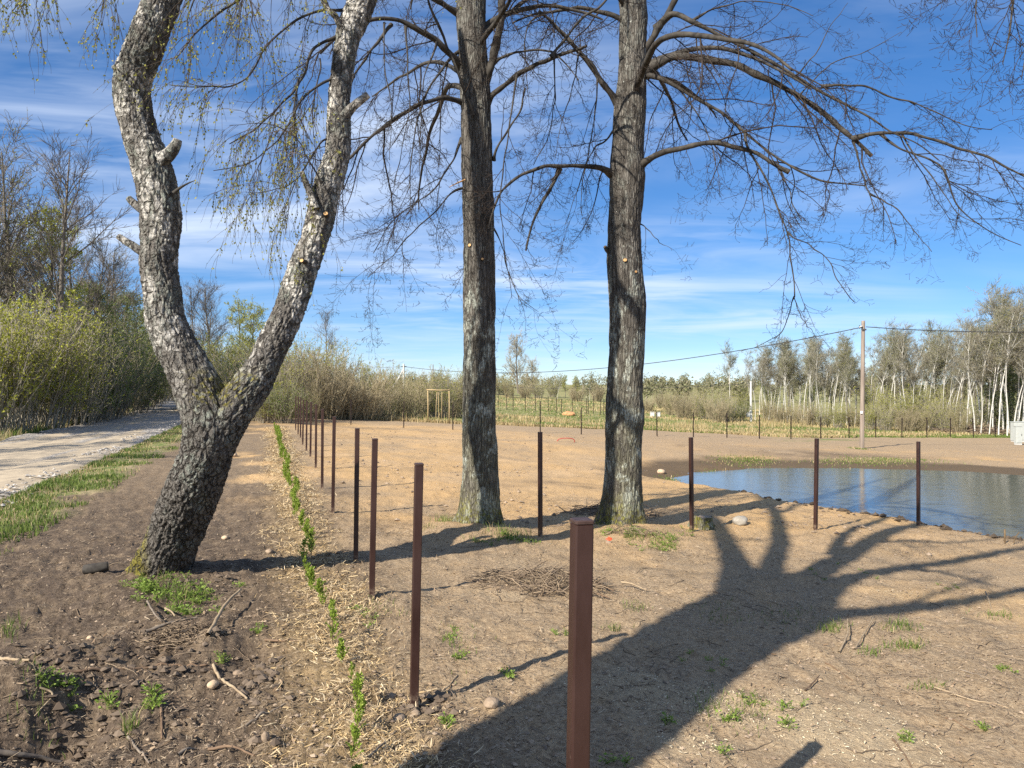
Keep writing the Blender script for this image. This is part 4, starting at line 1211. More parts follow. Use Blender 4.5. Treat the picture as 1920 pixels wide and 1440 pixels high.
link('cross_arm', g_.mesh('cross_arm', DMET), p3_)
for px, pyb, pyt, d, lab in ((1606, 790, 729, 82, 'thin dark lamp pole left of the wooden pole, before the birches'), (1638, 788, 752, 78, 'thin short dark pole right of the wooden pole'),
                             (812, 790, 685, 84, 'bare thin pole rising above the thicket left of the middle lime')):
    t, tp = pole('thin_pole', px, pyb, pyt, d, .07, .05, DMET if px > 1000 else POLEW, lab, 0, 8)
    if px == 1606:
        hh = tp[2] - t.location[2]
        g_ = Geo(); g_.add(*bevel_box(-.28, .28, -.12, .12, hh - .02, hh + .14, .04)); link('lamp_head', g_.mesh('lamp_head', DMET, False), t)

def cable(a, b, sag, r, label, name='overhead_cable'):
    t = np.linspace(0, 1, 40)[:, None]
    P = np.asarray(a) * (1 - t) + np.asarray(b) * t
    P[:, 2] -= sag * 4 * (t * (1 - t))[:, 0]
    o0 = np.array(a)
    V, F = batch_tubes((P - o0)[None], np.full((1, 40), r), 6, True)
    g = Geo(); g.add(V, F)
    return tag(link(name, g.mesh(name, CABLE), None, tuple(o0)), label, 'cable', 'overhead cables')
cable(topP + np.array([-.12, -.15, -.22]), topF + np.array([.1, 0, -.2]), 1.55, .026, 'black overhead cable sagging left from the wooden pole to the far pale pole')
rightP = np.array([52.0, 50.0, topP[2] + 1.2])
cable(topP + np.array([.12, -.12, -.20]), rightP, .75, .026, 'black overhead cable running right from the wooden pole out of the picture')
cable(topF + np.array([-.2, 0, -.2]), topF + np.array([-40, 10, .4]), .6, .018, 'thin far cable left of the pale strutted pole, over the thicket')
cable(topC + np.array([0, 0, -.15]), np.array([-4, 100, 2.2]), .5, .018, 'thin low cable running left from the short concrete pole')
cable(at(1606, 748, 82), at(1900, 760, 78), .25, .02, 'thin low cable before the birch grove')

def cabinet(px0, px1, pyt, pyb, label, depth):
    b = hit((px0 + px1) / 2, pyb)
    d = b[1]; z = surf(b[0], d)[0]
    w = (px1 - px0) / FOC * d; h = (pyb - pyt) / FOC * d
    t = thing('utility_cabinet', label, 'cabinet', (b[0], d, z))
    g = Geo(); g.add(*bevel_box(-w / 2, w / 2, 0, depth, .10, h, .02)); link('housing', g.mesh('housing', CABI, False), t)
    g = Geo(); g.add(*box(-w * .47, w * .47, .02, depth - .02, -.2, .11)); link('plinth', g.mesh('plinth', CONC, False), t)
    dr = Geo(); dr.add(*bevel_box(-w * .45, w * .45, -.022, .012, .18, h - .08, .008)); do = link('door', dr.mesh('door', CABI, False), t)
    hn = Geo(); hn.add(*bevel_box(w * .30, w * .36, -.05, -.018, h * .5, h * .5 + .14, .006)); link('handle', hn.mesh('handle', DMET, False), do)
    g = Geo(); g.add(*bevel_box(-w / 2 - .03, w / 2 + .03, -.03, depth + .03, h, h + .05, .015)); link('roof', g.mesh('roof', CABI, False), t)
    return t
cabinet(1902, 1932, 792, 829, 'large pale grey utility cabinet at the right edge of the field', .5)
cabinet(1906, 1917, 800, 834, 'narrow pale grey utility cabinet in front of the large one', .3)

# ------------------------------------------------------------------ small things on the field
WOODP = twig_mat('pale_wood', (.36, .26, .13), (.52, .40, .22), 12)
fb = hit(822, 800); fb = np.array([(822 - 960) / FOC * 54, 54, surf((822 - 960) / FOC * 54, 54)[0]])
fr = thing('wooden_frame', 'pale frame of two uprights and a bar in front of the thicket', 'frame', tuple(fb))
hz = CAM_H - (731 - HOR) * 54 / FOC - fb[2]
for xx in (-.78, .78):
    g_ = Geo(); V, F = batch_tubes(np.array([[[xx, 0, -.2], [xx + .02, .02, hz / 2], [xx, 0, hz + .05]]]), np.array([[.04, .038, .035]]), 7, True); g_.add(V, F)
    link('upright', g_.mesh('upright', WOODP), fr)
g_ = Geo(); V, F = batch_tubes(np.array([[[-.86, -.05, hz + .02], [0, -.05, hz - .02], [.86, -.05, hz]]]), np.array([[.035, .035, .035]]), 7, True); g_.add(V, F)
link('crossbar', g_.mesh('crossbar', WOODP), fr)
for xx, tilt in ((-.22, .05), (.05, -.04), (.22, .02)):
    g_ = Geo(); V, F = batch_tubes(np.array([[[xx, .05, -.1], [xx + tilt, .06, hz / 2], [xx + 2 * tilt, .05, hz * .98]]]), np.array([[.022, .02, .018]]), 6, True); g_.add(V, F)
    link('pole', g_.mesh('pole', WOODP), fr)

m = Mat('red_pipe', .5, .4); m.color(m.ramp(m.noise(8, 3), [(.3, (.30, .03, .03)), (.7, (.42, .06, .05))])); RED = m.m
hp = lay(1062, 829); d = hp[1]
pts = np.array([[-.50, 0, 0], [-.42, 0, .14], [-.2, -.02, .20], [.1, -.03, .21], [.34, 0, .17], [.45, .02, .04], [.40, .05, .0]])
C = catmull(pts, 24); V, F = batch_tubes(C[None], np.full((1, 24), .022), 7, True); g_ = Geo(); g_.add(V, F)
tag(link('bent_pipe', g_.mesh('bent_pipe', RED), None, tuple(hp)), 'bent red plastic pipe lying on the sandy field', 'pipe')

def rock_mesh(seed, squash=(1, .9, .65), amp=.22, sub=3):
    import bmesh
    bm = bmesh.new(); bmesh.ops.create_icosphere(bm, subdivisions=sub, radius=1.0)
    co = np.array([v.co for v in bm.verts])
    r = 1 + amp * fbm(co * 1.4 + seed * 3.7, 3, seed) + amp * .35 * fbm(co * 4 + seed, 2, seed + 2)
    co = co * r[:, None] * np.array(squash)
    F = np.array([[v.index for v in f.verts] for f in bm.faces]); bm.free()
    return co, F
m = Mat('field_stone', .85, .25); m.color(m.ramp(m.noise(9, 5), [(.3, (.22, .195, .155)), (.7, (.36, .33, .28))])); STONE = m.m
m = Mat('soil_clod', .95, .15); m.color(m.ramp(m.noise(9, 6, .65), [(.3, (.20, .145, .10)), (.7, (.40, .305, .215))])); m.bump(m.noise(30, 5, .65), .6, .02); CLOD = m.m
m = Mat('tan_stone', .85, .25); m.color(m.ramp(m.noise(14, 5), [(.3, (.38, .27, .17)), (.7, (.58, .44, .30))])); m.bump(m.noise(30, 5, .65), .4, .02); TAN = m.m
def rock(px, py, w, mat, label, cat='stone', sq=(1, .9, .68), seed=1, name='stone', group=None):
    p = lay(px, py); s = w / 2 / FOC * p[1]
    V, F = rock_mesh(seed, sq)
    o = link(name, make_mesh(name, V * s, [(F, 0)], [mat]), None, (p[0], p[1], p[2] + s * sq[2] * .45))
    o.rotation_euler = (0, 0, seed * 1.3)
    return tag(o, label, cat, group)
rock(1388, 985, 30, STONE, 'pale rounded boulder lying in the shadow right of the second lime', seed=3)
rock(438, 856, 16, TAN, 'round tan stone on the soil right of the birch', seed=4)
rock(422, 1010, 13, TAN, 'small pale stone behind the birch shadow', seed=24)
rock(921, 1334, 30, CLOD, 'lone tan clod in the foreground between the two nearest posts', 'clod', seed=5, name='soil_clod')
rock(748, 1358, 25, CLOD, 'clod at the foot of the second post, left of its base', 'clod', seed=6, name='soil_clod')
rock(779, 1350, 17, CLOD, 'small clod right at the foot of the second post', 'clod', seed=7, name='soil_clod')
rock(732, 1308, 24, CLOD, 'clod left of the second post, beside the mulch', 'clod', seed=8, name='soil_clod')
rock(505, 1040, 15, CLOD, 'grey clod on the soil between the birch and the seedlings', 'clod', seed=9, name='soil_clod')
rock(168, 1200, 11, TAN, 'small cream stone on bare soil left of the root clump', seed=10)
rock(498, 1400, 22, CLOD, 'upright clod near the lower mulch edge', 'clod', (.7, .7, 1), 11, 'soil_clod')
rock(446, 1265, 18, CLOD, 'clod behind the crooked stick left of the mulch', 'clod', seed=12, name='soil_clod')
rock(400, 1288, 22, TAN, 'tan stone below the root clump', seed=13)
rock(1240, 858, 16, TAN, 'small dark-topped stone on the bank left of the pond', seed=14)
rock(1141, 1022, 12, CLOD, 'small clod under the red scrap before the second lime', 'clod', seed=15, name='soil_clod')
m = Mat('red_plastic', .5, .4); m.color(m.ramp(m.noise(20, 2), [(.3, (.75, .06, .02)), (.7, (.85, .10, .03))])); RPL = m.m
p = lay(1141, 1020); s = .055
V = np.array([[-1, 0, .2], [-.3, -.3, .55], [.5, -.2, .75], [1, .1, .35], [.6, .5, .5], [-.4, .5, .45], [0, 0, .95], [-.2, -.5, -.1], [.5, -.45, -.1]]) * s
F = np.array([[0, 1, 6], [1, 2, 6], [2, 3, 6], [3, 4, 6], [4, 5, 6], [5, 0, 6], [0, 7, 1], [1, 7, 8], [1, 8, 2], [2, 8, 3]])
tag(link('plastic_scrap', make_mesh('plastic_scrap', V, [(F, 0)], [RPL], False), None, (p[0], p[1] - .06, p[2] + .05)), 'bright red scrap on the ground before the second lime', 'scrap')
# mossy low stump right of the pond-side post
p = lay(1318, 992)
st = thing('tree_stump', 'low mossy stump between the post and the pale boulder', 'stump', tuple(p))
rows = np.array([[0, 0, -.1, .17], [0, 0, .06, .13], [.02, 0, .17, .115], [.02, 0, .18, .11]])
link('stump_wood', trunk_mesh('stump_wood', rows, 24, 30, lime_disp(51, .012), [LIME_BARK, OLD_CUT], cap_top=True), st)
# chunk of wood left of the birch
p = lay(180, 1078)
C = np.array([[-.13, 0, .05, .055], [0, .0, .07, .06], [.12, .05, .085, .05]])
o = link('wood_chunk', trunk_mesh('wood_chunk', C, 16, 16, lambda th, s, r: .012 * fbm(np.c_[np.cos(th) * 2, np.sin(th) * 2, s * 8], 3, 4), [LIMB_BARK, OLD_CUT], True), None, tuple(p))
tag(o, 'short broken chunk of wood on the soil left of the birch foot', 'wood')
# stakes at the water's edge
for (px, py, tx, ty, r, lab) in ((1884, 1016, 1884, 992, .016, 'short upright stake at the near pond edge on the right'), (1896, 1018, 1911, 998, .010, 'thin slanting twig at the near pond edge on the far right')):
    b = hit(px, py); q = at(tx, ty, b[1])
    V, F = batch_tubes(np.array([[[0, 0, -.15], list((q - b) * .5), list(q - b)]]), np.array([[r, r, r * .9]]), 7, True); g_ = Geo(); g_.add(V, F)
    tag(link('stake', g_.mesh('stake', STEM), None, tuple(b)), lab, 'stake')
# two pale crates and a heap of orange soil far off
for i, px in enumerate((1223, 1234)):
    d = 86; x = (px - 960) / FOC * d; z = surf(x, d)[0]
    t = thing('pale_box', 'small pale box far off in the meadow, %s one of two' % ('left' if i == 0 else 'right'), 'box', (x, d, z), 'pale boxes in the meadow')
    g_ = Geo(); g_.add(*bevel_box(-.22, .22, -.2, .2, 0, .50, .03)); link('body', g_.mesh('body', CONC, False), t)
    g_ = Geo(); g_.add(*bevel_box(-.25, .25, -.23, .23, .50, .55, .02)); link('lid', g_.mesh('lid', CABI, False), t)
V, F = rock_mesh(61, (.7, .6, .38), .25, 4)
m = Mat('orange_soil', .95, .1); m.color(m.ramp(m.noise(4, 5), [(.3, (.42, .20, .09)), (.7, (.58, .32, .16))])); ORS = m.m
d = 80; x = (1066 - 960) / FOC * d
tag(link('soil_heap', make_mesh('soil_heap', V, [(F, 0)], [ORS]), None, (x, d, surf(x, d)[0] + .1)), 'small heap of orange soil in the far meadow', 'heap')

# ------------------------------------------------------------------ sticks lying about
STK = [twig_mat('stick_grey', (.14, .11, .085), (.26, .215, .165), 12), twig_mat('stick_brown', (.11, .07, .045), (.22, .145, .09), 12), twig_mat('stick_pale', (.24, .175, .11), (.40, .31, .20), 12)]
def stick(pts, r, mi, label, lift=None, seed=0):
    n = max(10, len(pts) * 5)
    W = []
    for i, (px, py) in enumerate(pts):
        p = lay(px, py); W.append([*p, r * (1 - .45 * i / (len(pts) - 1))])
    W = np.array(W); W[:, 2] += r * .8
    if lift:
        for i, h in enumerate(lift): W[i, 2] += h
    if len(W) == 2: W = np.vstack([W[0], W.mean(0), W[1]])
    C = catmull(W, n)
    rg = np.random.default_rng(seed + 500)
    C[:, :3] += np.cumsum(rg.normal(0, r * .16, (n, 3)), 0) * np.array([1, 1, .3])
    C[:, 2] = np.maximum(C[:, 2], surf(C[:, 0], C[:, 1]) + r * .35) if not lift else C[:, 2]
    o0 = C[0, :3].copy(); C[:, :3] -= o0
    me = trunk_mesh('stick', C, n * 2, 7, lambda th, s, rr: rr * .25 * fbm(np.c_[np.cos(th), np.sin(th), s / .05], 2, seed), [STK[mi]], True)
    return tag(link('stick', me, None, tuple(o0)), label, 'stick', 'sticks on the ground')
stick([(390, 1197), (420, 1165), (453, 1132)], .020, 2, 'thick pale stick slanting up out of the root clump below the birch', [.02, .07, .13], 1)
stick([(273, 1200), (320, 1192), (370, 1182)], .018, 0, 'grey stick lying across the top of the root clump', [.06, .09, .06], 2)
stick([(117, 1265), (200, 1262), (277, 1253), (340, 1248), (390, 1250)], .014, 1, 'long brown stick lying below the root clump', None, 3)
stick([(400, 1253), (415, 1273), (440, 1295), (463, 1320)], .014, 2, 'crooked pale stick below the end of the long brown stick', None, 4)
stick([(302, 1318), (304, 1350), (305, 1387)], .012, 1, 'short upright-lying brown stick in the lower left', None, 5)
stick([(240, 1382), (258, 1408), (280, 1437)], .010, 0, 'thin grey stick near the bottom edge below the grass tuft', None, 6)
stick([(-20, 1424), (50, 1433), (112, 1436)], .022, 0, 'thick grey stick at the bottom left corner', None, 7)
stick([(390, 1417), (430, 1418), (473, 1420)], .011, 1, 'straight brown stick near the bottom edge, left of the mulch', None, 8)
stick([(333, 1430), (350, 1418), (370, 1407)], .012, 0, 'short grey stick at the bottom edge left of the straight one', None, 9)
stick([(497, 1205), (530, 1207), (562, 1207)], .012, 1, 'brown stick ending at the mulch edge', None, 10)
stick([(-10, 1236), (25, 1238), (55, 1239)], .016, 2, 'pale broken stick at the left edge', None, 11)
stick([(460, 1367), (500, 1348), (537, 1330)], .010, 0, 'grey stick slanting towards the mulch in the lower left', None, 12)
stick([(276, 1143), (290, 1160), (305, 1178)], .010, 0, 'grey root end sticking out under the weeds at the birch foot', [.03, .04, .02], 13)
stick([(310, 1150), (320, 1158), (329, 1167)], .010, 2, 'short pale root below the weeds at the birch foot', [.03, .04, .02], 14)
stick([(75, 1305), (100, 1325), (66, 1352)], .008, 2, 'bent pale root at the dark hollow on the left', [.03, .05, .01], 15)
stick([(1573, 1225), (1588, 1200), (1590, 1177)], .010, 2, 'curved pale stick beside the shadow edge, left one of a pair', [.0, .05, .06], 16)
stick([(1603, 1223), (1620, 1198), (1637, 1173)], .009, 2, 'straight pale stick beside the shadow edge, right one of a pair', [.0, .03, .05], 17)
stick([(1548, 1247), (1575, 1262), (1600, 1277)], .007, 1, 'thin dark stick right of the shadow, below the pale pair', None, 18)
stick([(1510, 1303), (1523, 1290), (1537, 1277)], .008, 1, 'short dark stick lying below the shadow edge', [0, .02, .03], 19)
stick([(1737, 1288), (1773, 1303), (1820, 1320), (1893, 1333)], .009, 2, 'long thin root on the ground at the right', None, 20)
stick([(1773, 1348), (1800, 1362), (1827, 1377)], .006, 1, 'thin dark twig at the lower right below the long root', None, 21)
stick([(1673, 1390), (1690, 1412), (1710, 1440)], .008, 1, 'dark crooked stick near the bottom right', None, 22)
stick([(1800, 1263), (1825, 1272), (1845, 1282)], .007, 0, 'short grey twig above the long root at the right', None, 23)
stick([(1848, 1118), (1852, 1130), (1858, 1142)], .008, 2, 'small curled stick under the lowest branch shadow', [.06, .05, 0], 24)
stick([(788, 1303), (830, 1297), (858, 1270)], .009, 2, 'pale stick right of the second post foot', None, 25)
stick([(655, 1318), (700, 1322), (765, 1325)], .010, 2, 'pale stick across the mulch left of the second post', None, 26)
stick([(690, 1440), (720, 1405), (748, 1378)], .009, 0, 'grey stick slanting up from the bottom edge beside the mulch', None, 27)
for i, (px, py) in enumerate(((1190, 1105), (1130, 1108), (1120, 1120))):
    stick([(px - 25, py - 6), (px - 5, py), (px + 22, py + 5)], .012, 2 if i == 0 else 1, 'stick at the right end of the twig heap, %s of three' % ['top', 'middle', 'bottom'][i], [.04, .05, .02], 30 + i)

def brush(name, px, py, w, h, n, lens, r, mats, label, cat, seed, flat=1.0):
    """a heap of dead twigs"""
    p0 = lay(px, py); rg = np.random.default_rng(seed)
    a = 2 * np.pi * rg.random(n); q = np.sqrt(rg.random(n))
    x = np.cos(a) * q * w; y = np.sin(a) * q * w * .7
    hz = h * (1 - q ** 2) * rg.random(n)
    th = rg.normal(0, .7, n) + (rg.random(n) < .3) * 1.5
    d = np.stack([np.cos(th), np.sin(th), rg.normal(0, .22, n)], 1)
    L = lens * (.3 + rg.random(n))
    st = np.stack([x, y, hz], 1) - d * L[:, None] * .5
    P, Q = grow(rg, st, d, L, r * (.4 + rg.random(n)), 5, .16, (0, 0, -.03), .5)
    gz_ = surf(P[..., 0].ravel() + p0[0], P[..., 1].ravel() + p0[1]).reshape(n, 6) - p0[2]
    P[..., 2] = np.maximum(P[..., 2] + 0 * gz_, gz_ + .006) * flat
    V, F = batch_tubes(P, Q, 4); g = Geo(); g.add(V, F)
    o = link(name, g.mesh(name, mats), None, tuple(p0))
    return tag(o, label, cat)
HEAP = bits_mat('dead_twigs', [(.09, .065, .045), (.19, .14, .095), (.33, .25, .165), (.14, .105, .08)])
brush('brush_heap', 1015, 1088, .78, .12, 520, .38, .0055, HEAP, 'low heap of dead twigs in the middle foreground behind the nearest post', 'heap', 1)
brush('brush_heap', 350, 1200, .34, .16, 420, .22, .004, HEAP, 'torn-up root clump with fibres below the birch foot', 'root clump', 2)
brush('brush_heap', 1150, 965, .95, .12, 260, .5, .008, HEAP, 'scattered twigs piled behind the second lime and the post', 'heap', 3)
brush('brush_heap', 1820, 812, 3.4, .8, 420, 1.8, .028, HEAP, 'wide heap of cut branches by the far fence near the cabinets', 'heap', 4)
brush('brush_heap', 1190, 1000, .45, .06, 140, .26, .005, HEAP, 'loose scatter of twigs at the foot of the second lime', 'heap', 5)

# ------------------------------------------------------------------ background vegetation
BW = twig_mat('wood_bark', (.085, .072, .058), (.20, .175, .145), 5)
DARKTW = twig_mat('dark_twig', (.095, .080, .066), (.175, .150, .122), 2)
BIRTW = twig_mat('birch_crown_twig', (.15, .140, .110), (.25, .235, .185), 2)
GREYTW = twig_mat('grey_twig', (.20, .175, .135), (.33, .295, .225), 2)
REDTW = twig_mat('red_twig', (.23, .19, .115), (.36, .305, .195), 2)
m = Mat('white_birch_bark', .7, .3)
b1 = m.noise(4.0, 5, .65, (1, 1, 2.2)); m.color(m.mix(m.rng(b1, .60, .68), (.56, .54, .485), (.08, .07, .06))); WB = m.m
LF_YG = leaf_mat('spring_leaf', [(.25, .28, .025), (.37, .385, .04), (.47, .46, .08)], .5, .4)
LF_OL = leaf_mat('olive_leaf', [(.19, .205, .04), (.29, .30, .06), (.38, .37, .095)], .5, .4)
LF_GR = leaf_mat('green_leaf', [(.12, .17, .03), (.18, .23, .05), (.26, .29, .08)], .5, .4)
LF_BR = leaf_mat('catkin_brown', [(.24, .19, .12), (.33, .27, .17), (.30, .28, .13)], .6, .3)

def bg_tree(seed, H, r0, n1, L1, crown0, spread, n2, n3, leaf=None, n4=0, lsize=.07, bark=BW, twig=GREYTW, up=.5, wind=0.0, stems=1, lean=.06, tw=.010, l3=.6):
    """trunk mesh and crown mesh of a tree of height H standing at the origin"""
    rg = np.random.default_rng(seed)
    m_ = 12
    az = 2 * np.pi * rg.random(stems)
    P0 = np.stack([np.cos(az), np.sin(az), np.zeros(stems)], 1) * (0 if stems == 1 else .25)
    D0 = np.stack([np.cos(az) * lean, np.sin(az) * lean, np.ones(stems)], 1)
    T, TQ = grow(rg, P0, D0, H * (.85 + .2 * rg.random(stems)) if stems > 1 else np.array([H]), np.full(stems, r0), m_, .045, (wind * .03, 0, .05), .12)
    T[:, 0, 2] -= .4
    tg = Geo(); V, F = batch_tubes(T, TQ, 9); tg.add(V, F)
    p, d, r, par, t = spawn(rg, T, TQ, np.full(stems, n1 // stems), crown0, .98, (spread - 15, spread + 15))
    d = unit(d + np.array([wind * .25, 0, up * .6]))
    L = L1 * (1.15 - .8 * (t - crown0) / (1 - crown0)) * (.6 + .7 * rg.random(len(p)))
    P1, Q1 = grow(rg, p, d, L, np.minimum(r * .55, .012 + L * .010), 8, .10, (wind * .05, 0, .06 * up), .25)
    V, F = batch_tubes(P1, Q1, 5); tg.add(V, F)
    cg = Geo()
    p, d, r, par, t = spawn(rg, P1, Q1, np.maximum(2, (n2 * L / L.mean()).astype(int)), .2, 1, (25, 60))
    L2 = (.35 + .65 * rg.random(len(p))) * L1 * .42
    P2, Q2 = grow(rg, p, unit(d + np.array([wind * .4, 0, up * .3])), L2, np.minimum(r * .6, .018), 4, .14, (wind * .08, 0, .05 * up), .4)
    V, F = batch_tubes(P2, Q2, 3); cg.add(V, F, 0)
    p, d, r, par, t = spawn(rg, P2, Q2, np.full(len(P2), n3), .15, 1, (20, 60))
    L3 = l3 * (.4 + .8 * rg.random(len(p)))
    P3, Q3 = grow(rg, p, unit(d + np.array([wind * .6, 0, up * .2])), L3, np.full(len(p), tw), 2, .18, (wind * .12, 0, .04 * up), .6)
    V, F = batch_tubes(P3, Q3, 3); cg.add(V, F, 0)
    if leaf is not None and n4:
        p, d, r, par, t = spawn(rg, P3, Q3, np.full(len(P3), n4), .1, 1, (30, 80))
        V, F = leaf_quads(rg, p, d, lsize, .15); cg.add(V, F, 1)
    return tg.mesh('trunk', bark), cg.mesh('crown', [twig] + ([leaf] if leaf is not None else []), False)

def bg_shrub(seed, H, n1, spread, leaf, n2, n3, n4, lsize=.07, twig=GREYTW, tw=.009, whip=False, r0=.022, w=.8):
    rg = np.random.default_rng(seed)
    az = 2 * np.pi * rg.random(n1); q = np.sqrt(rg.random(n1)) * w
    P0 = np.stack([np.cos(az) * q, np.sin(az) * q, np.full(n1, -.1)], 1)
    D = np.stack([np.cos(az) * spread * (.2 + .8 * rg.random(n1)), np.sin(az) * spread * (.2 + .8 * rg.random(n1)), np.ones(n1)], 1)
    P1, Q1 = grow(rg, P0, D, H * (.55 + .5 * rg.random(n1)), np.full(n1, r0), 9, .06, (0, 0, .03), .25)
    sg = Geo(); V, F = batch_tubes(P1, Q1, 4); sg.add(V, F)
    cg = Geo()
    p, d, r, par, t = spawn(rg, P1, Q1, np.full(n1, n2), .12 if not whip else .25, 1, (15, 45))
    P2, Q2 = grow(rg, p, unit(d + np.array([0, 0, .3])), H * .22 * (.4 + .9 * rg.random(len(p))), np.full(len(p), tw * 1.2), 4, .10, (0, 0, .04), .5)
    V, F = batch_tubes(P2, Q2, 3); cg.add(V, F, 0)
    p, d, r, par, t = spawn(rg, P2, Q2, np.full(len(P2), n3), .15, 1, (20, 55))
    P3, Q3 = grow(rg, p, d, .18 + .34 * rg.random(len(p)), np.full(len(p), tw * .8), 2, .16, (0, 0, .06), .6)
    V, F = batch_tubes(P3, Q3, 3); cg.add(V, F, 0)
    if n4:
        p, d, r, par, t = spawn(rg, P3, Q3, np.full(len(P3), n4), .05, 1, (30, 80))
        V, F = leaf_quads(rg, p, d, lsize, .15); cg.add(V, F, 1)
    return sg.mesh('stems', twig), cg.mesh('crown', [twig, leaf] if n4 else [twig], False)

PROTO = {
    'bare': bg_tree(1, 15, .20, 30, 4.6, .22, 45, 7, 8, None, 0, twig=DARKTW, up=.8, tw=.011, l3=.75, lean=.03),
    'bare2': bg_tree(2, 13, .17, 26, 3.8, .25, 48, 7, 8, LF_OL, 1, .07, twig=DARKTW, up=.7, tw=.011, l3=.7),
    'leafy': bg_tree(3, 13, .18, 30, 3.4, .12, 55, 8, 8, LF_YG, 5, .11, up=.4, tw=.009),
    'leafy2': bg_tree(4, 12, .16, 30, 3.0, .10, 58, 8, 8, LF_GR, 5, .11, up=.3, tw=.009),
    'birch1': bg_tree(5, 11, .062, 24, 2.2, .50, 34, 8, 8, LF_OL, 2, .06, WB, BIRTW, .5, .28, tw=.008, l3=.55),
    'birch2': bg_tree(6, 11, .055, 22, 2.1, .48, 34, 8, 8, LF_OL, 2, .06, WB, BIRTW, .6, .25, tw=.009, l3=.5, lean=.10),
    'birch3': bg_tree(7, 11, .058, 26, 2.3, .46, 36, 8, 8, LF_BR, 2, .06, WB, BIRTW, .5, .35, tw=.009, l3=.55, stems=2, lean=.07),
    'birch4': bg_tree(8, 11, .064, 26, 2.6, .42, 40, 8, 8, LF_OL, 2, .06, WB, BIRTW, .6, .2, tw=.010, l3=.55, lean=.03),
    'oak': bg_tree(9, 13.5, .34, 40, 4.6, .16, 55, 8, 8, LF_BR, 1, .09, BW, REDTW, .7, 0, tw=.018, l3=.8, lean=.02),
    'willow': bg_shrub(10, 5.2, 50, .5, LF_YG, 7, 5, 4, .085, whip=True),
    'thicket': bg_shrub(11, 4.4, 60, .45, LF_OL, 6, 4, 2, .06, twig=REDTW),
    'thicket2': bg_shrub(12, 4.2, 60, .5, LF_YG, 6, 4, 3, .07),
    'green': bg_shrub(13, 4.0, 50, .6, LF_GR, 6, 5, 4, .09),
    'brown': bg_shrub(14, 3.0, 70, .6, LF_BR, 6, 4, 1, .05, twig=REDTW),
}
rv = random.Random(11)
BG = []                                              # (kind, x, y, scale, look, place)
def put(kind, px, d, H, place, look, widen=1.0):
    nat = {'bare': 15, 'bare2': 13, 'leafy': 13, 'leafy2': 12, 'birch1': 11, 'birch2': 11, 'birch3': 11, 'birch4': 11, 'oak': 13.5, 'willow': 5.2, 'thicket': 4.4, 'thicket2': 4.2, 'green': 4.0, 'brown': 3.0}[kind]
    x = (px - 960) / FOC * d
    BG.append((kind, x, d, H / nat, place, look, widen, px))
# the wood along the far side of the road
for px, d, H, k in ((-60, 40, 15, 'bare2'), (5, 42, 15.5, 'bare2'), (45, 48, 17, 'bare2'), (75, 44, 13, 'leafy'), (108, 41, 15.2, 'bare'), (140, 52, 15, 'bare'), (165, 60, 14, 'bare2'), (195, 52, 9, 'leafy2'),
                    (190, 70, 15, 'bare'), (225, 75, 13.5, 'bare2'), (240, 64, 9.5, 'leafy2'), (262, 75, 11, 'leafy2'), (285, 84, 11, 'leafy'), (300, 95, 12, 'leafy2'), (322, 110, 12, 'leafy2'), (30, 55, 16, 'bare2'),
                    (335, 125, 12, 'leafy'), (-20, 60, 17, 'bare'), (90, 62, 15, 'bare'), (150, 66, 11, 'leafy2'), (175, 74, 12, 'leafy2'), (208, 82, 12, 'leafy'), (232, 90, 12.5, 'leafy2'), (254, 98, 13, 'leafy2'), (276, 106, 12.5, 'leafy'), (300, 116, 13, 'leafy2'), (125, 58, 9, 'leafy2')):
    put(k, px, d, H, 'in the left wood', {'bare': 'tall bare dark tree', 'bare2': 'tall thinly leafed tree', 'leafy': 'yellow-green leafing tree', 'leafy2': 'dark green leafing tree'}[k])
for px, d, H, k in ((-30, 33, 6, 'willow'), (20, 34.5, 6.3, 'willow'), (60, 36.5, 6.0, 'willow'), (95, 38, 5.6, 'willow'), (130, 41, 5.2, 'thicket2'), (165, 44, 5.4, 'green'), (195, 47, 5.0, 'green'), (222, 51, 5.4, 'thicket'),
                    (245, 56, 5.2, 'green'), (262, 61, 5.4, 'green'), (278, 67, 5.6, 'green'), (290, 74, 6, 'thicket2'), (303, 82, 6, 'green'), (316, 92, 6.5, 'green'), (0, 40, 6.0, 'thicket2'), (50, 42, 6.5, 'green'), (110, 46, 6.5, 'green'), (160, 52, 7, 'thicket2'), (210, 60, 7, 'green')):
    put(k, px, d, H, 'at the left roadside', {'willow': 'bright yellow-green willow shrub', 'thicket': 'brown twiggy shrub', 'thicket2': 'pale green twiggy shrub', 'green': 'dark green shrub'}[k])
# trees out of the picture on the left that shade the road
for x, y, k, H in ((-24.5, 17, 'bare2', 12), (-24, 9, 'bare2', 13), (-25.5, 24, 'bare', 13), (-22.5, 2, 'leafy', 12)):
    px = 960 + FOC * x / max(y, 1)
    BG.append((k, x, y, H / {'leafy2': 12, 'bare2': 13, 'leafy': 13, 'bare': 15}[k], 'beyond the left edge', 'roadside tree', 1.0, px))
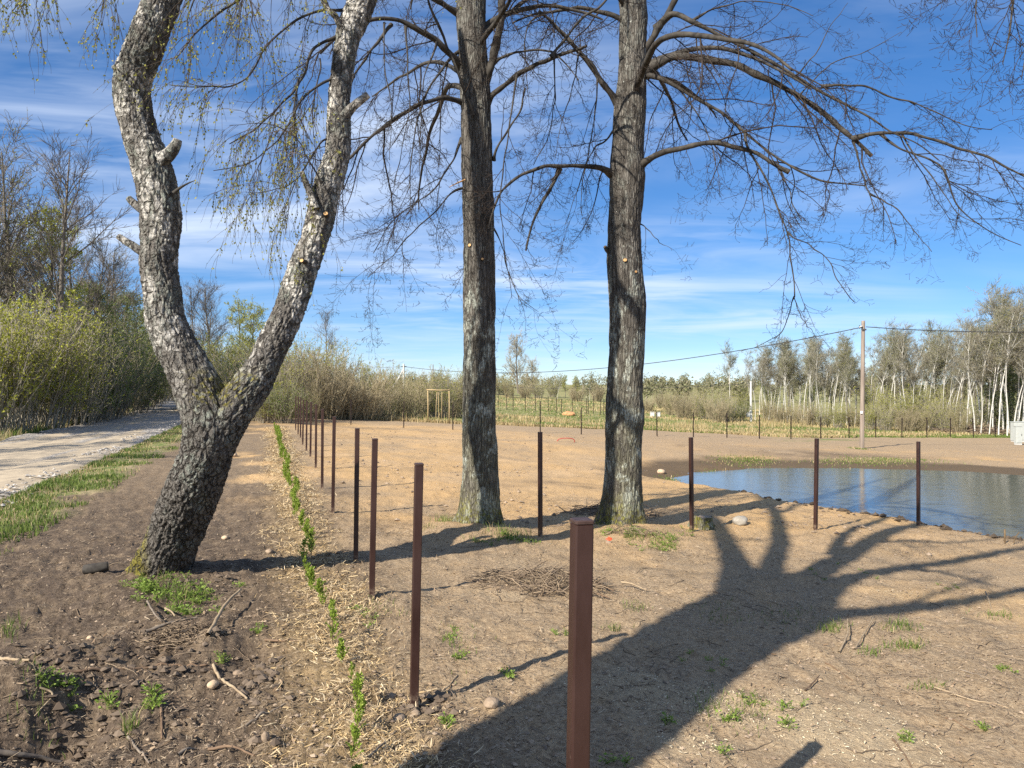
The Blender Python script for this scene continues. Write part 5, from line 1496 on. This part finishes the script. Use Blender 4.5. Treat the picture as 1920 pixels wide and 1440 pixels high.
# between the road and the field, seen through the fork of the birch
for px, d, H, k in ((372, 85, 13, 'bare'), (400, 95, 14.5, 'bare'), (385, 100, 13, 'bare'), (455, 92, 12.2, 'leafy'), (478, 90, 11.5, 'leafy'), (612, 120, 12.5, 'bare')):
    put(k, px, d, H, 'seen behind the birch', 'bare far tree' if k == 'bare' else 'yellow-green far tree')
for px, d, H, k in ((352, 62, 4.1, 'thicket'), (372, 60, 5.2, 'thicket2'), (395, 66, 5.9, 'thicket2'), (420, 62, 5.7, 'willow'), (442, 60, 5.3, 'thicket2'), (462, 64, 5.7, 'willow'), (480, 54, 4.0, 'green'), (500, 52, 4.2, 'thicket'), (512, 46, 3.9, 'thicket2'),
                    (528, 50, 4.4, 'thicket'), (540, 58, 5.5, 'thicket2'), (556, 62, 5.7, 'thicket2'), (572, 54, 4.5, 'thicket'), (590, 60, 5.5, 'thicket2'), (606, 52, 4.2, 'brown'), (622, 56, 4.6, 'thicket'), (640, 62, 4.5, 'thicket2'),
                    (662, 58, 4.1, 'thicket2'), (680, 54, 3.4, 'brown'), (700, 60, 4.1, 'thicket2'), (722, 57, 3.6, 'thicket'), (742, 62, 3.4, 'thicket'), (778, 60, 3.4, 'thicket'), (800, 64, 3.7, 'thicket'), (822, 62, 3.6, 'thicket2'), (845, 66, 4.1, 'thicket2'), (865, 64, 3.7, 'thicket'),
                    (410, 56, 3.9, 'thicket'), (455, 53, 3.7, 'thicket2'), (760, 68, 3.3, 'thicket'), (650, 53, 2.8, 'brown'), (535, 44, 2.2, 'green'), (500, 44, 2.4, 'thicket2'), (480, 46, 2.8, 'thicket2'), (575, 48, 2.4, 'thicket')):
    put(k, px, d, H, 'in the thicket behind the fence', {'willow': 'yellow-green shrub', 'thicket': 'reddish-brown twiggy shrub', 'thicket2': 'pale green twiggy shrub', 'green': 'dark green shrub', 'brown': 'low brown shrub'}[k], 1.1)
# far middle
put('oak', 972, 165, 13.2, 'standing alone far off between the limes', 'large round-crowned bare tree', .85)
put('oak', 1000, 160, 7.6, 'beside the lone round-crowned tree', 'lower dark bare tree', 1.2)
for px, d, H, k in ((940, 120, 3.1, 'thicket2'), (955, 112, 2.7, 'thicket'), (1010, 118, 2.9, 'thicket2'), (1035, 125, 3.5, 'thicket2'), (1060, 128, 4.0, 'leafy'), (1078, 126, 4.0, 'leafy'), (1092, 122, 4.1, 'birch2'), (1105, 124, 4.1, 'birch1'),
                    (1045, 118, 3.5, 'birch2'), (1120, 120, 2.7, 'brown'), (985, 115, 2.5, 'brown'), (925, 118, 3.1, 'thicket'), (1082, 116, 2.4, 'brown')):
    put(k, px, d, H, 'on the hillside between the limes', {'thicket': 'brown shrub', 'thicket2': 'pale green shrub', 'leafy': 'green tree', 'birch1': 'small birch', 'birch2': 'slim birch', 'brown': 'low brown shrub'}[k])
for px, d, H, k in ((1215, 98, 2.0, 'brown'), (1255, 92, 2.9, 'thicket'), (1280, 84, 2.9, 'brown'), (1300, 90, 3.1, 'thicket'), (1325, 86, 3.0, 'thicket2'), (1345, 80, 2.7, 'brown'), (1365, 82, 3.0, 'thicket2'), (1385, 84, 2.4, 'green'), (1310, 104, 3.1, 'thicket2'),
                    (1352, 110, 3.4, 'thicket2'), (1395, 108, 3.7, 'willow'), (1240, 110, 2.4, 'brown'), (1270, 112, 2.9, 'thicket2')):
    put(k, px, d, H, 'in scrub left of the grove', {'willow': 'yellow-green shrub', 'thicket': 'reddish twiggy shrub', 'thicket2': 'olive shrub', 'green': 'dark green shrub', 'brown': 'low brown shrub'}[k])
put('birch4', 1370, 105, 9.6, 'standing alone left of the grove', 'slim birch with round crown')
# the birch grove
gro = [(1424, 92, 8.8), (1432, 94, 9.0), (1441, 90, 8.3), (1448, 95, 9.2), (1456, 88, 9.3), (1463, 93, 9.1), (1470, 90, 9.6), (1477, 86, 8.8), (1484, 92, 9.6), (1491, 89, 9.1), (1498, 95, 9.8), (1506, 86, 9.4), (1515, 90, 9.5),
       (1524, 84, 9.3), (1533, 88, 9.6), (1542, 82, 8.8), (1552, 86, 9.6), (1563, 80, 9.6), (1576, 78, 7.2), (1588, 82, 8.4), (1600, 84, 8.6), (1632, 86, 9.7), (1645, 82, 10.1), (1656, 86, 10.5), (1668, 80, 10.0), (1680, 82, 10.9),
       (1692, 88, 10.6), (1704, 78, 10.6), (1716, 82, 11.3), (1728, 86, 10.6), (1740, 78, 10.4), (1752, 80, 8.8), (1765, 76, 9.2), (1776, 80, 10.2), (1788, 74, 9.9), (1800, 78, 10.8), (1812, 72, 10.2), (1823, 76, 10.9), (1834, 70, 10.5),
       (1844, 74, 11.8), (1854, 69, 11.3), (1862, 72, 13.0), (1872, 68, 11.8), (1881, 73, 13.9), (1890, 67, 11.3), (1899, 72, 13.4), (1908, 68, 12.2), (1917, 71, 13.0), (1926, 69, 12.2), (1938, 72, 13.4), (1790, 90, 10.9), (1830, 92, 11.8), (1870, 90, 12.2), (1905, 88, 12.6), (1735, 96, 10.5), (1660, 98, 10.1)]
rgv = random.Random(31)
gro += [(1420 + 15.5 * j + rgv.uniform(-6, 6), rgv.uniform(86, 104), (8.6 if j < 14 else 10.2) * rgv.uniform(.8, 1.12)) for j in range(33)]
for i, (px, d, H) in enumerate(gro):
    k = 'birch%d' % (1 + (i * 7 + i // 3) % 4)
    put(k, px, d, H, 'in the grove on the right', 'white-stemmed birch')
for px, d, H, k in ((1560, 95, 5.8, 'bare2'), (1700, 100, 6.5, 'bare'), (1780, 96, 7.2, 'bare2'), (1845, 88, 10.8, 'bare2'), (1895, 84, 14.0, 'bare'), (1860, 82, 14.4, 'bare'), (1920, 82, 12.6, 'bare2'), (1880, 78, 9.9, 'leafy2'), (1915, 76, 9.0, 'leafy2'), (1440, 104, 6.5, 'leafy2'), (1480, 106, 6.8, 'bare2'), (1520, 104, 6.8, 'leafy2'), (1590, 102, 6.5, 'bare2'), (1640, 106, 7.2, 'leafy2'), (1680, 108, 7.2, 'bare2'), (1720, 106, 7.6, 'leafy2'), (1750, 104, 7.2, 'bare2'), (1800, 104, 7.9, 'leafy2'), (1830, 100, 8.3, 'bare2'), (1870, 98, 10.8, 'leafy2'), (1900, 96, 11.7, 'bare2'), (1930, 94, 11.7, 'leafy2')):
    put(k, px, d, H, 'behind the birch grove', {'bare': 'bare grey tree', 'bare2': 'thin grey tree', 'leafy2': 'dark green tree'}[k])
for px, d, H, k in ((1440, 84, 2.7, 'thicket'), (1465, 83, 2.1, 'brown'), (1490, 82, 2.4, 'thicket'), (1515, 80, 2.4, 'brown'), (1545, 78, 2.4, 'thicket2'), (1572, 76, 2.4, 'willow'), (1600, 78, 2.6, 'thicket'), (1630, 74, 2.6, 'willow'), (1648, 80, 4.0, 'willow'), (1660, 73, 2.7, 'thicket2'), (1690, 76, 3.7, 'willow'),
                    (1720, 80, 4.2, 'willow'), (1745, 78, 4.3, 'willow'), (1755, 74, 3.4, 'thicket2'), (1700, 72, 2.4, 'brown'), (1730, 72, 2.4, 'thicket'), (1775, 72, 3.2, 'thicket2'), (1800, 70, 2.6, 'thicket'), (1830, 74, 2.9, 'thicket2'), (1860, 76, 3.4, 'green'), (1900, 74, 3.6, 'green'), (1650, 92, 5.2, 'thicket2'), (1780, 88, 5.2, 'thicket')):
    put(k, px, d, H, 'under the birch grove', {'willow': 'yellow-green willow shrub', 'thicket': 'reddish twiggy shrub', 'thicket2': 'olive twiggy shrub', 'green': 'dark green shrub', 'brown': 'low brown shrub'}[k])

# labels: number the look-alikes of one place from left to right as the photograph shows them
by = {}
for i, b in enumerate(BG): by.setdefault((b[5], b[4]), []).append((b[7], i))
lab = {}
for (look, place), lst in by.items():
    lst.sort()
    for n, (_, i) in enumerate(lst):
        lab[i] = (look + ' ' + place) if len(lst) == 1 else '%s %s, %s from the left' % (look, place, ordn(n + 1))
GRP = lambda place: 'vegetation ' + place
for i, (kind, x, y, s, place, look, widen, px) in enumerate(BG):
    shrub = kind in ('willow', 'thicket', 'thicket2', 'green', 'brown')
    nm = {'bare': 'bare_tree', 'bare2': 'bare_tree', 'leafy': 'leafing_tree', 'leafy2': 'leafing_tree', 'oak': 'oak_tree'}.get(kind, 'shrub' if shrub else 'birch_tree')
    t = thing(nm, lab[i], 'shrub' if shrub else 'tree', (x, y, float(ground_z(x, y)[0]) - .05), GRP(place))
    ww = widen * rv.uniform(.9, 1.15)
    t.scale = (s * ww, s * ww, s)
    t.rotation_euler = (0, 0, rv.uniform(-.9, .9) if kind.startswith('birch') else rv.uniform(0, 6.28))
    a, b = PROTO[kind]
    link('stems' if shrub else 'trunk', a, t)
    link('crown', b, t)

# far woods on the horizon: too far to tell the trees apart
rg = np.random.default_rng(8)
n = 440
fx = np.concatenate([rg.uniform(-330, 330, n), rg.uniform(20, 110, 60)]); fy = np.concatenate([rg.uniform(300, 430, n), rg.uniform(190, 230, 60)])
fh = np.concatenate([rg.uniform(5, 9.5, n), rg.uniform(4, 7, 60)])
fh = fh * (1 + .25 * fbm(np.stack([fx * .02, fy * .02], 1), 2, 4))
per = 170
cx = np.repeat(fx, per); cy = np.repeat(fy, per); ch = np.repeat(fh, per)
u = rg.normal(0, 1, (len(cx), 3)); u = unit(u) * (rg.random(len(cx)) ** .4)[:, None]
V0 = np.stack([cx + u[:, 0] * ch * .27, cy + u[:, 1] * ch * .27, ch * .58 + u[:, 2] * ch * .44], 1)
V0[:, 2] += base_z(V0[:, 0], V0[:, 1])
V, F = leaf_quads(rg, V0, rg.normal(0, 1, V0.shape) + np.array([0, 0, .6]), .62, .2)
fwm = leaf_mat('far_wood', [(.15, .15, .085), (.21, .20, .11), (.26, .23, .14), (.17, .19, .08), (.30, .26, .18)], .8, .25)
g_ = Geo(); g_.add(V, F, 0)
st = np.stack([fx, fy, base_z(fx, fy) - .2], 1)
P, Q = grow(rg, st, np.tile([0, 0, 1.0], (len(fx), 1)), fh * .8, np.full(len(fx), .13), 3, .04, (0, 0, .1), .3)
V, F = batch_tubes(P, Q, 4); g_.add(V, F, 1)
tag(link('far_wood', g_.mesh('far_wood', [fwm, GREYTW], False)), 'hazy mixed woodland along the horizon', 'woodland', kind='stuff')

# ------------------------------------------------------------------ grass and litter (nobody could count it)
def blades(rg, x, y, h, w, lean=.5, z=None):
    n = len(x)
    z = surf(x, y) - .01 if z is None else z
    a = 2 * np.pi * rg.random(n); la = 2 * np.pi * rg.random(n)
    s = np.stack([np.cos(a), np.sin(a), 0 * a], 1) * w[:, None] * .5
    l = np.stack([np.cos(la), np.sin(la), 0 * la], 1) * (h * lean * rg.random(n))[:, None]
    b = np.stack([x, y, z], 1); up = np.array([0, 0, 1.0])
    m1 = b + l * .3 + up * (h * .55)[:, None]; tp = b + l + up * (h * (.9 + .1 * rg.random(n)))[:, None]
    V = np.stack([b - s, b + s, m1 - s * .7, m1 + s * .7, tp], 1).reshape(-1, 3)
    i = np.arange(n)[:, None] * 5
    return V, [i + np.array([[0, 1, 3, 2]]), i + np.array([[2, 3, 4]])]
GREEN = leaf_mat('grass_green', [(.085, .135, .022), (.14, .20, .040), (.22, .26, .07)], .5, .35)
DRY = leaf_mat('grass_dry', [(.30, .225, .105), (.44, .34, .17), (.58, .47, .27)], .7, .3)
def grass(name, label, rg, x, y, h, w, dry, lean=.7):
    g = Geo()
    for mi, mk in ((0, ~dry), (1, dry)):
        if mk.any():
            V, F = blades(rg, x[mk], y[mk], h[mk] * (1.15 if mi else 1), w[mk], lean); g.add(V, F, mi)
    tag(link(name, g.mesh(name, [GREEN, DRY], False)), label, 'grass', kind='stuff')
rg = np.random.default_rng(21)
# strip between the road and the soil
n = 36000
y = 7 + 40 * rg.random(n) ** 1.7; u = ROAD_W / 2 - .15 + 1.8 * rg.random(n) ** 1.4
x = road_c(y) + u
nn = fbm(np.stack([x, y], 1) * .9, 3, 61)
kp = (nn + .65 - .42 * (u - ROAD_W / 2) + .25 * rg.normal(0, 1, n) > .22) & (x > -1.0 * y) & (x < row_x(y) - 2.2)
x, y, nn = x[kp], y[kp], nn[kp]
grass('verge_grass', 'green grass strip along the right side of the gravel road', rg, x, y, .035 + .085 * rg.random(len(x)) * (1 + nn), .010 + .0006 * y, rg.random(len(x)) < .22 - .6 * nn)
# far side of the road
n = 34000
y = 18 + 85 * rg.random(n) ** 1.6; u = -ROAD_W / 2 + .3 - 6.5 * rg.random(n)
x = road_c(y) + u
kp = x > -.78 * y
x, y = x[kp], y[kp]; nn = fbm(np.stack([x, y], 1) * .35, 3, 62)
grass('roadside_grass', 'dry and green grass at the foot of the wood left of the road', rg, x, y, .18 + .32 * rg.random(len(x)) * (1 + nn), .012 + .0007 * y, rg.random(len(x)) < .42 + .7 * nn)
# meadow beyond the far fence
n = 76000
x = rg.uniform(-24, 66, n); y = far_fence_y(x) + 60 * rg.random(n) ** 2.2
off = 7.5 * (1 - smooth(8, 26, x)) + .5
y = y + off
P_ = np.stack([x, y], 1); nn = fbm(P_ * np.array([.12, .30]), 3, 63)
kp = (np.abs(x / y) < .75) & (y < 125)
x, y, nn = x[kp], y[kp], nn[kp]
grass('meadow_grass', 'matted dry and green meadow grass beyond the far fence', rg, x, y, (.06 + .16 * rg.random(len(x))) * np.clip(1 + .9 * nn, .4, 1.7), .025 + .0008 * y, rg.random(len(x)) < .50 + 1.6 * nn)
# tall reeds and dry stalks at the foot of the thicket
n = 16000
x = rg.uniform(-22, 60, n); y = far_fence_y(x) + off.mean() + 3 + 10 * rg.random(n) + 8 * smooth(12, 25, x)
nn = fbm(np.stack([x, y], 1) * .3, 3, 64); kp = nn + .2 * rg.normal(0, 1, n) > .28
x, y = x[kp], y[kp]
grass('dry_stalks', 'tall dry stalks at the foot of the thicket and the grove', rg, x, y, .3 + .5 * rg.random(len(x)), np.full(len(x), .035), rg.random(len(x)) < .93, .4)
# green fringe on the pond bank and along the field edge
pts = []
for px, py, w, h_, k in ((1260, 868, 32, 9, 900), (1400, 852, 70, 6, 1300), (1640, 862, 130, 7, 1700), (1440, 808, 90, 4, 2600), (1560, 812, 60, 3, 1500), (1345, 860, 40, 6, 500), (1610, 842, 24, 3, 260)):
    q = rg.normal(0, .45, (k, 2)); pts.append(hits(px, py, q, w, h_))
q = np.vstack(pts)
grass('bank_grass', 'patches of fresh grass on the pond bank and field edge', rg, q[:, 0], q[:, 1], .04 + .07 * rg.random(len(q)), np.full(len(q), .03), rg.random(len(q)) < .2)
# tufts at the trees and across the soil
pts, hs = [], []
for px, py, w, h_, k, hh in ((958, 1003, 60, 12, 260, .14), (905, 1012, 60, 8, 50, .10), (1140, 998, 40, 8, 60, .10), (1190, 1010, 30, 9, 150, .12), (1245, 1018, 40, 14, 180, .10), (835, 975, 22, 8, 110, .14), (800, 990, 26, 6, 60, .08), (330, 1122, 70, 26, 170, .16),
                             (245, 1372, 20, 14, 40, .14), (20, 1185, 30, 26, 70, .12), (1690, 1180, 40, 14, 150, .09), (1700, 1215, 50, 14, 190, .08), (1560, 1180, 30, 12, 100, .09), (1870, 1155, 46, 10, 90, .07), (1630, 1230, 30, 10, 60, .07), (1740, 1292, 40, 10, 70, .06),
                             (1190, 1140, 30, 16, 70, .07), (1150, 1180, 26, 12, 60, .07), (60, 1300, 60, 40, 60, .10), (1400, 1340, 60, 40, 120, .06), (1330, 1330, 60, 40, 80, .06), (700, 1150, 60, 20, 90, .06), (860, 1210, 50, 50, 90, .06), (1350, 1150, 80, 30, 90, .06), (1480, 1160, 70, 30, 90, .06)):
    q = rg.normal(0, .42, (k, 2))
    pts.append(hits(px, py, q, w, h_)); hs.append(np.full(k, hh))
q = np.vstack(pts); hs = np.concatenate(hs)
grass('grass_tufts', 'small tufts of grass sprouting on the bare soil and at the tree feet', rg, q[:, 0], q[:, 1], hs * (.5 + .8 * rg.random(len(q))), np.full(len(q), .007), rg.random(len(q)) < .12, .9)

# broad-leaved weeds
WEED = leaf_mat('weed_leaf', [(.12, .19, .025), (.19, .28, .045), (.29, .37, .08)], .5, .35)
def weeds(name, label, spots, seed):
    rg = np.random.default_rng(seed); g = Geo()
    for px, py, w, h_, k, size in spots:
        q = rg.normal(0, .42, (k, 2))
        c2 = hits(px, py, q, w, h_); c = np.c_[c2, surf(c2[:, 0], c2[:, 1])]
        m_ = 11
        C = np.repeat(c, m_, 0); n = len(C)
        a = 2 * np.pi * rg.random(n); rr = size * (.3 + 1.5 * rg.random(n))
        p = C + np.stack([np.cos(a) * rr, np.sin(a) * rr, size * (.3 + 1.6 * rg.random(n))], 1)
        V, F = leaf_quads(rg, p, np.stack([np.cos(a), np.sin(a), rg.normal(.15, .3, n)], 1), size * .75, .25); g.add(V, F)
        st = np.stack([C, (C + p) / 2 + [0, 0, size * .15], p], 1)
        V, F = batch_tubes(st, np.full((n, 3), .0016), 3); g.add(V, F)
    tag(link(name, g.mesh(name, WEED, False)), label, 'weeds', kind='stuff')
weeds('weed_patch', 'bright leafy weeds round the foot of the birch', [(295, 1103, 70, 20, 24, .040), (345, 1130, 60, 24, 20, .038), (275, 1120, 30, 16, 12, .04), (370, 1110, 26, 20, 12, .04), (350, 1155, 40, 8, 10, .04)], 5)
weeds('weed_patch', 'leafy weeds at the feet of the two limes', [(1240, 1025, 50, 14, 26, .035), (960, 1008, 50, 8, 16, .035), (1190, 1005, 30, 10, 14, .035), (1140, 1000, 20, 6, 8, .03), (1290, 1005, 20, 12, 6, .03), (895, 1015, 20, 5, 5, .03)], 6)
weeds('weed_patch', 'scattered seedling weeds on the bare foreground soil', [(290, 1325, 30, 26, 7, .035), (285, 1310, 12, 10, 4, .04), (200, 1335, 18, 10, 4, .04), (100, 1280, 40, 14, 8, .032), (140, 1305, 30, 12, 6, .035), (450, 1097, 10, 6, 4, .03), (425, 1245, 16, 8, 3, .03), (485, 1185, 10, 8, 3, .03),
        (840, 1365, 12, 8, 4, .03), (845, 1200, 10, 20, 5, .028), (955, 1270, 20, 8, 5, .026), (865, 1240, 12, 12, 4, .028), (1365, 1355, 20, 12, 5, .03), (1475, 1370, 10, 8, 3, .03), (1480, 1340, 26, 10, 4, .028), (1355, 1420, 6, 5, 2, .03), (1415, 1320, 30, 18, 5, .024), (1700, 1390, 20, 20, 4, .024),
        (1840, 1370, 12, 6, 3, .024), (1790, 1100, 30, 20, 4, .02), (1255, 1360, 12, 8, 3, .028), (1150, 1440, 30, 10, 4, .026), (1560, 1080, 120, 20, 8, .02), (1880, 1260, 30, 20, 5, .022), (660, 1150, 20, 10, 4, .025), (700, 1175, 20, 14, 5, .025), (1060, 1190, 40, 20, 5, .02), (1330, 1240, 60, 30, 6, .02)], 7)

def chips(name, label, cat, rg, x, y, L, W, mat, lift=.012, tilt=.25, along=None):
    """flat bent slivers lying on the ground"""
    n = len(x); z = surf(x, y) + lift * rg.random(n) + .003
    a = 2 * np.pi * rg.random(n) if along is None else along
    u = unit(np.stack([np.cos(a), np.sin(a), rg.normal(0, tilt, n)], 1))
    s = unit(np.stack([-np.sin(a), np.cos(a), rg.normal(0, tilt * 1.6, n)], 1))
    nrm = np.cross(u, s)
    p = np.stack([x, y, z], 1) + np.array([0, 0, 1]) * (np.abs(u[:, 2]) * L * .5)[:, None]
    Lh = (L * .5)[:, None]; Wh = (W * .5)[:, None]
    bend = nrm * (L * rg.normal(0, .10, n))[:, None]
    V = np.stack([p - u * Lh - s * Wh * .6, p - u * Lh + s * Wh * .5, p + bend - s * Wh, p + bend + s * Wh, p + u * Lh - s * Wh * .4, p + u * Lh + s * Wh * .6], 1).reshape(-1, 3)
    i = np.arange(n)[:, None] * 6
    g = Geo(); g.add(V, [i + np.array([[0, 1, 3, 2]]), i + np.array([[2, 3, 5, 4]])])
    tag(link(name, g.mesh(name, mat, False)), label, cat, kind='stuff')
MULCH = bits_mat('wood_chip', [(.30, .195, .09), (.49, .355, .18), (.60, .465, .265), (.42, .28, .125), (.68, .56, .37), (.24, .16, .085), (.36, .29, .20)])
n = 62000
y = 3.2 + 36 * rg.random(n) ** 2.1
o_ = rg.normal(0, .27, n)
x = row_x(y) - .66 + o_ + .15 * fbm(np.stack([y * 1.2, y * 0], 1), 2, 70)
den = fbm(np.stack([x, y], 1) * 2.6, 3, 71)
kp = den + .25 * rg.normal(0, 1, n) > -.16 + .25 * np.abs(o_)
x, y = x[kp], y[kp]; n = len(x); sc = np.clip(.55 + y * .05, .6, 2.2)
chips('mulch_chips', 'straw-coloured wood chips strewn along the row of seedlings', 'mulch', rg, x, y, (.025 + .095 * rg.random(n) ** 1.8) * sc, (.003 + .0075 * rg.random(n)) * sc, MULCH, .02, .28)
# twig and leaf litter over the foreground
def scatter(n, rmin, rmax, pw=1.0, a0=-40, a1=40):
    r = rmin * (rmax / rmin) ** (rg.random(n) ** pw); a = np.radians(rg.uniform(a0, a1, n))
    return r * np.sin(a), r * np.cos(a)
LIT = bits_mat('litter', [(.085, .058, .040), (.16, .115, .078), (.27, .20, .135), (.40, .31, .205), (.12, .085, .06), (.52, .42, .29)])
x, y = scatter(84000, 2.6, 17, .95)
P_ = np.stack([x, y], 1); den = fbm(P_ * .8, 3, 81) + .5 * fbm(P_ * 3, 2, 82)
D_ = x - row_x(y)
kp = den + .3 * rg.normal(0, 1, len(x)) + .35 * (D_ < -1.0) * (y < 8) > .0
x, y = x[kp], y[kp]; n = len(x); sc = np.clip(.6 + y * .06, .7, 1.5)
chips('twig_litter', 'fine dead twigs and bark crumbs littering the foreground soil', 'litter', rg, x, y, (.012 + .075 * rg.random(n) ** 2.2) * sc, (.003 + .005 * rg.random(n)) * sc, LIT, .012, .18)
LEAFL = bits_mat('dead_leaf', [(.13, .085, .05), (.21, .145, .09), (.33, .24, .155), (.17, .115, .075)])
x, y = scatter(9000, 2.6, 13, .95)
D_ = x - row_x(y); den = fbm(np.stack([x, y], 1) * .9, 3, 83)
kp = (den + .3 * rg.normal(0, 1, len(x)) > .22 - .30 * (D_ < -1) * (y < 7.5))
x, y = x[kp], y[kp]; n = len(x)
chips('dead_leaves', 'curled dead leaves and bark flakes on the soil', 'litter', rg, x, y, .015 + .035 * rg.random(n), .006 + .014 * rg.random(n), LEAFL, .010, .4)
# saw dust in pale patches
SAW = bits_mat('saw_dust', [(.46, .36, .22), (.62, .51, .34), (.72, .62, .44)])
x, y = scatter(40000, 2.6, 11, 1, -20, 40)
zz = zones(x, y)[5]
kp = zz * rg.random(len(x)) > .22
x, y = x[kp], y[kp]; n = len(x)
chips('saw_dust', 'pale wood shavings in patches on the foreground soil', 'shavings', rg, x, y, .008 + .020 * rg.random(n), .003 + .005 * rg.random(n), SAW, .006, .2)
# crumbs and clods of soil, gravel along the road
def lumps(name, label, cat, rg, x, y, s, mat, z=None):
    n = len(x); z = surf(x, y) if z is None else z
    B = np.array([[1, 0, 0], [-.5, .87, 0], [-.5, -.87, 0], [.5, .87, .0], [0, 0, .8], [.4, -.8, .1], [-1, 0, .1], [0, 0, -.6]]) * np.array([1, 1, .8])
    B = B[[0, 3, 1, 6, 2, 5, 4, 7]]
    V = B[None] * (1 + rg.normal(0, .22, (n, 8, 1))) + rg.normal(0, .10, (n, 8, 3))
    a = 2 * np.pi * rg.random(n); c, sn = np.cos(a)[:, None], np.sin(a)[:, None]
    V = np.stack([V[..., 0] * c - V[..., 1] * sn, V[..., 0] * sn + V[..., 1] * c, V[..., 2]], -1) * s[:, None, None]
    V = V + np.stack([x, y, z + s * .25], 1)[:, None, :]
    T = np.array([[k, (k + 1) % 6, 6] for k in range(6)] + [[(k + 1) % 6, k, 7] for k in range(6)])
    F = (np.arange(n)[:, None, None] * 8 + T[None]).reshape(-1, 3)
    tag(link(name, make_mesh(name, V.reshape(-1, 3), [(F, 0)], [mat], False)), label, cat, kind='stuff')
CRUMB = bits_mat('soil_crumb', [(.17, .125, .09), (.26, .195, .135), (.36, .275, .195), (.21, .155, .11)])
x, y = scatter(20000, 2.6, 16, .95)
D_ = x - row_x(y); den = fbm(np.stack([x, y], 1) * .7, 3, 84)
kp = den + .25 * rg.normal(0, 1, len(x)) > .10 - .22 * (D_ < 0.8)
x, y = x[kp], y[kp]; n = len(x)
lumps('soil_crumbs', 'crumbs and small clods of soil on the bare ground', 'soil', rg, x, y, .004 + .017 * rg.random(n) ** 3.5, CRUMB)
x, y = scatter(9000, 13, 46, 1.0, -22, 30)
kp = (x - row_x(y) > .3) & (fbm(np.stack([x, y], 1) * .35, 3, 85) + .25 * rg.normal(0, 1, len(x)) > .15) & (poly_sd(x, y, POND) > 1.5) & (y < far_fence_y(x) + 1)
x, y = x[kp], y[kp]; n = len(x)
lumps('field_clods', 'scattered small clods across the levelled sandy field', 'soil', rg, x, y, .012 + .045 * rg.random(n) ** 4, CRUMB)
CLODS = bits_mat('turned_soil', [(.085, .063, .046), (.125, .094, .068), (.175, .133, .096)])
q = np.vstack([hits(px, py, rg.normal(0, .45, (k, 2)), w, h_) for px, py, w, h_, k in ((130, 1340, 170, 60, 240), (330, 1210, 120, 45, 200), (200, 1260, 170, 50, 160), (480, 1290, 60, 80, 200), (600, 1050, 60, 40, 90), (800, 1330, 70, 30, 160), (420, 1100, 80, 30, 160), (60, 1240, 80, 40, 160))])
lumps('turned_clods', 'dark clods of turned earth in the left foreground', 'soil', rg, q[:, 0], q[:, 1], .006 + .040 * rg.random(len(q)) ** 3, CLODS)
GRAV = bits_mat('gravel', [(.24, .22, .19), (.36, .33, .29), (.50, .46, .41), (.31, .28, .24)])
y = np.concatenate([8 + 7.5 * rg.random(2600), 14 + 60 * rg.random(3500) ** 1.4, 20 + 60 * rg.random(3500) ** 1.3])
u = np.concatenate([ROAD_W / 2 - .35 + .28 * rg.normal(0, 1, 2600), ROAD_W / 2 - .5 + .25 * rg.normal(0, 1, 3500), -ROAD_W / 2 + .5 + .35 * rg.normal(0, 1, 3500)])
x = road_c(y) + u
kp = fbm(np.stack([x, y], 1) * .5, 2, 91) + .2 * rg.normal(0, 1, len(x)) + .5 * (y < 14.5) > 0.02
x, y, u = x[kp], y[kp], u[kp]
zr_ = base_z(x, y) + .05 * fbm(np.stack([x, y], 1) * .3, 2, 22) + .05 - .16 * smooth(ROAD_W / 2 - .9, ROAD_W / 2 + .7, np.abs(u)) + .03
lumps('road_stones', 'loose pale gravel stones along the edges of the road', 'gravel', rg, x, y, .015 + .05 * rg.random(len(x)) ** 2, GRAV, np.maximum(zr_, surf(x, y)))

# long dark roots and bramble stems lying over the foreground
rg = np.random.default_rng(99)
n = 620
r = 2.9 * (11.5 / 2.9) ** rg.random(n); a = np.radians(rg.uniform(-37, 37, n))
x0, y0 = r * np.sin(a), r * np.cos(a)
L = .10 + .42 * rg.random(n) ** 1.6
th = 2 * np.pi * rg.random(n)
P, Q = grow(rg, np.stack([x0, y0, 0 * x0], 1), np.stack([np.cos(th), np.sin(th), 0 * th], 1), L, .0018 + .0032 * rg.random(n), 7, .22, (0, 0, 0), .5)
P[..., 2] = surf(P[..., 0].ravel(), P[..., 1].ravel()).reshape(P.shape[:2]) + .004 + .020 * rg.random((n, 1)) * np.sin(np.linspace(0, np.pi, 8))[None]
V, F = batch_tubes(P, Q, 4)
g_ = Geo(); g_.add(V, F)
tag(link('loose_roots', g_.mesh('loose_roots', HEAP)), 'thin loose roots and stems lying over the foreground soil', 'litter', kind='stuff')
# torn sods along the near lip of the pond
tt = rg.random(520); seg = rg.integers(1, 6, 520)
q = POND[seg] * (1 - tt)[:, None] + POND[seg + 1] * tt[:, None]
nd = np.stack([POND[seg + 1][:, 1] - POND[seg][:, 1], -(POND[seg + 1][:, 0] - POND[seg][:, 0])], 1); nd = nd / np.linalg.norm(nd, axis=1, keepdims=True)
q = q + nd * np.sign((nd * (q - POND.mean(0))).sum(1))[:, None] * (1.0 + .22 * rg.normal(0, 1, 520))[:, None]
SOD = bits_mat('dark_sod', [(.045, .034, .024), (.08, .06, .042), (.12, .09, .062)])
lumps('bank_sods', 'dark torn sods along the near edge of the pond', 'soil', rg, q[:, 0], q[:, 1], .02 + .07 * rg.random(520) ** 2, SOD)
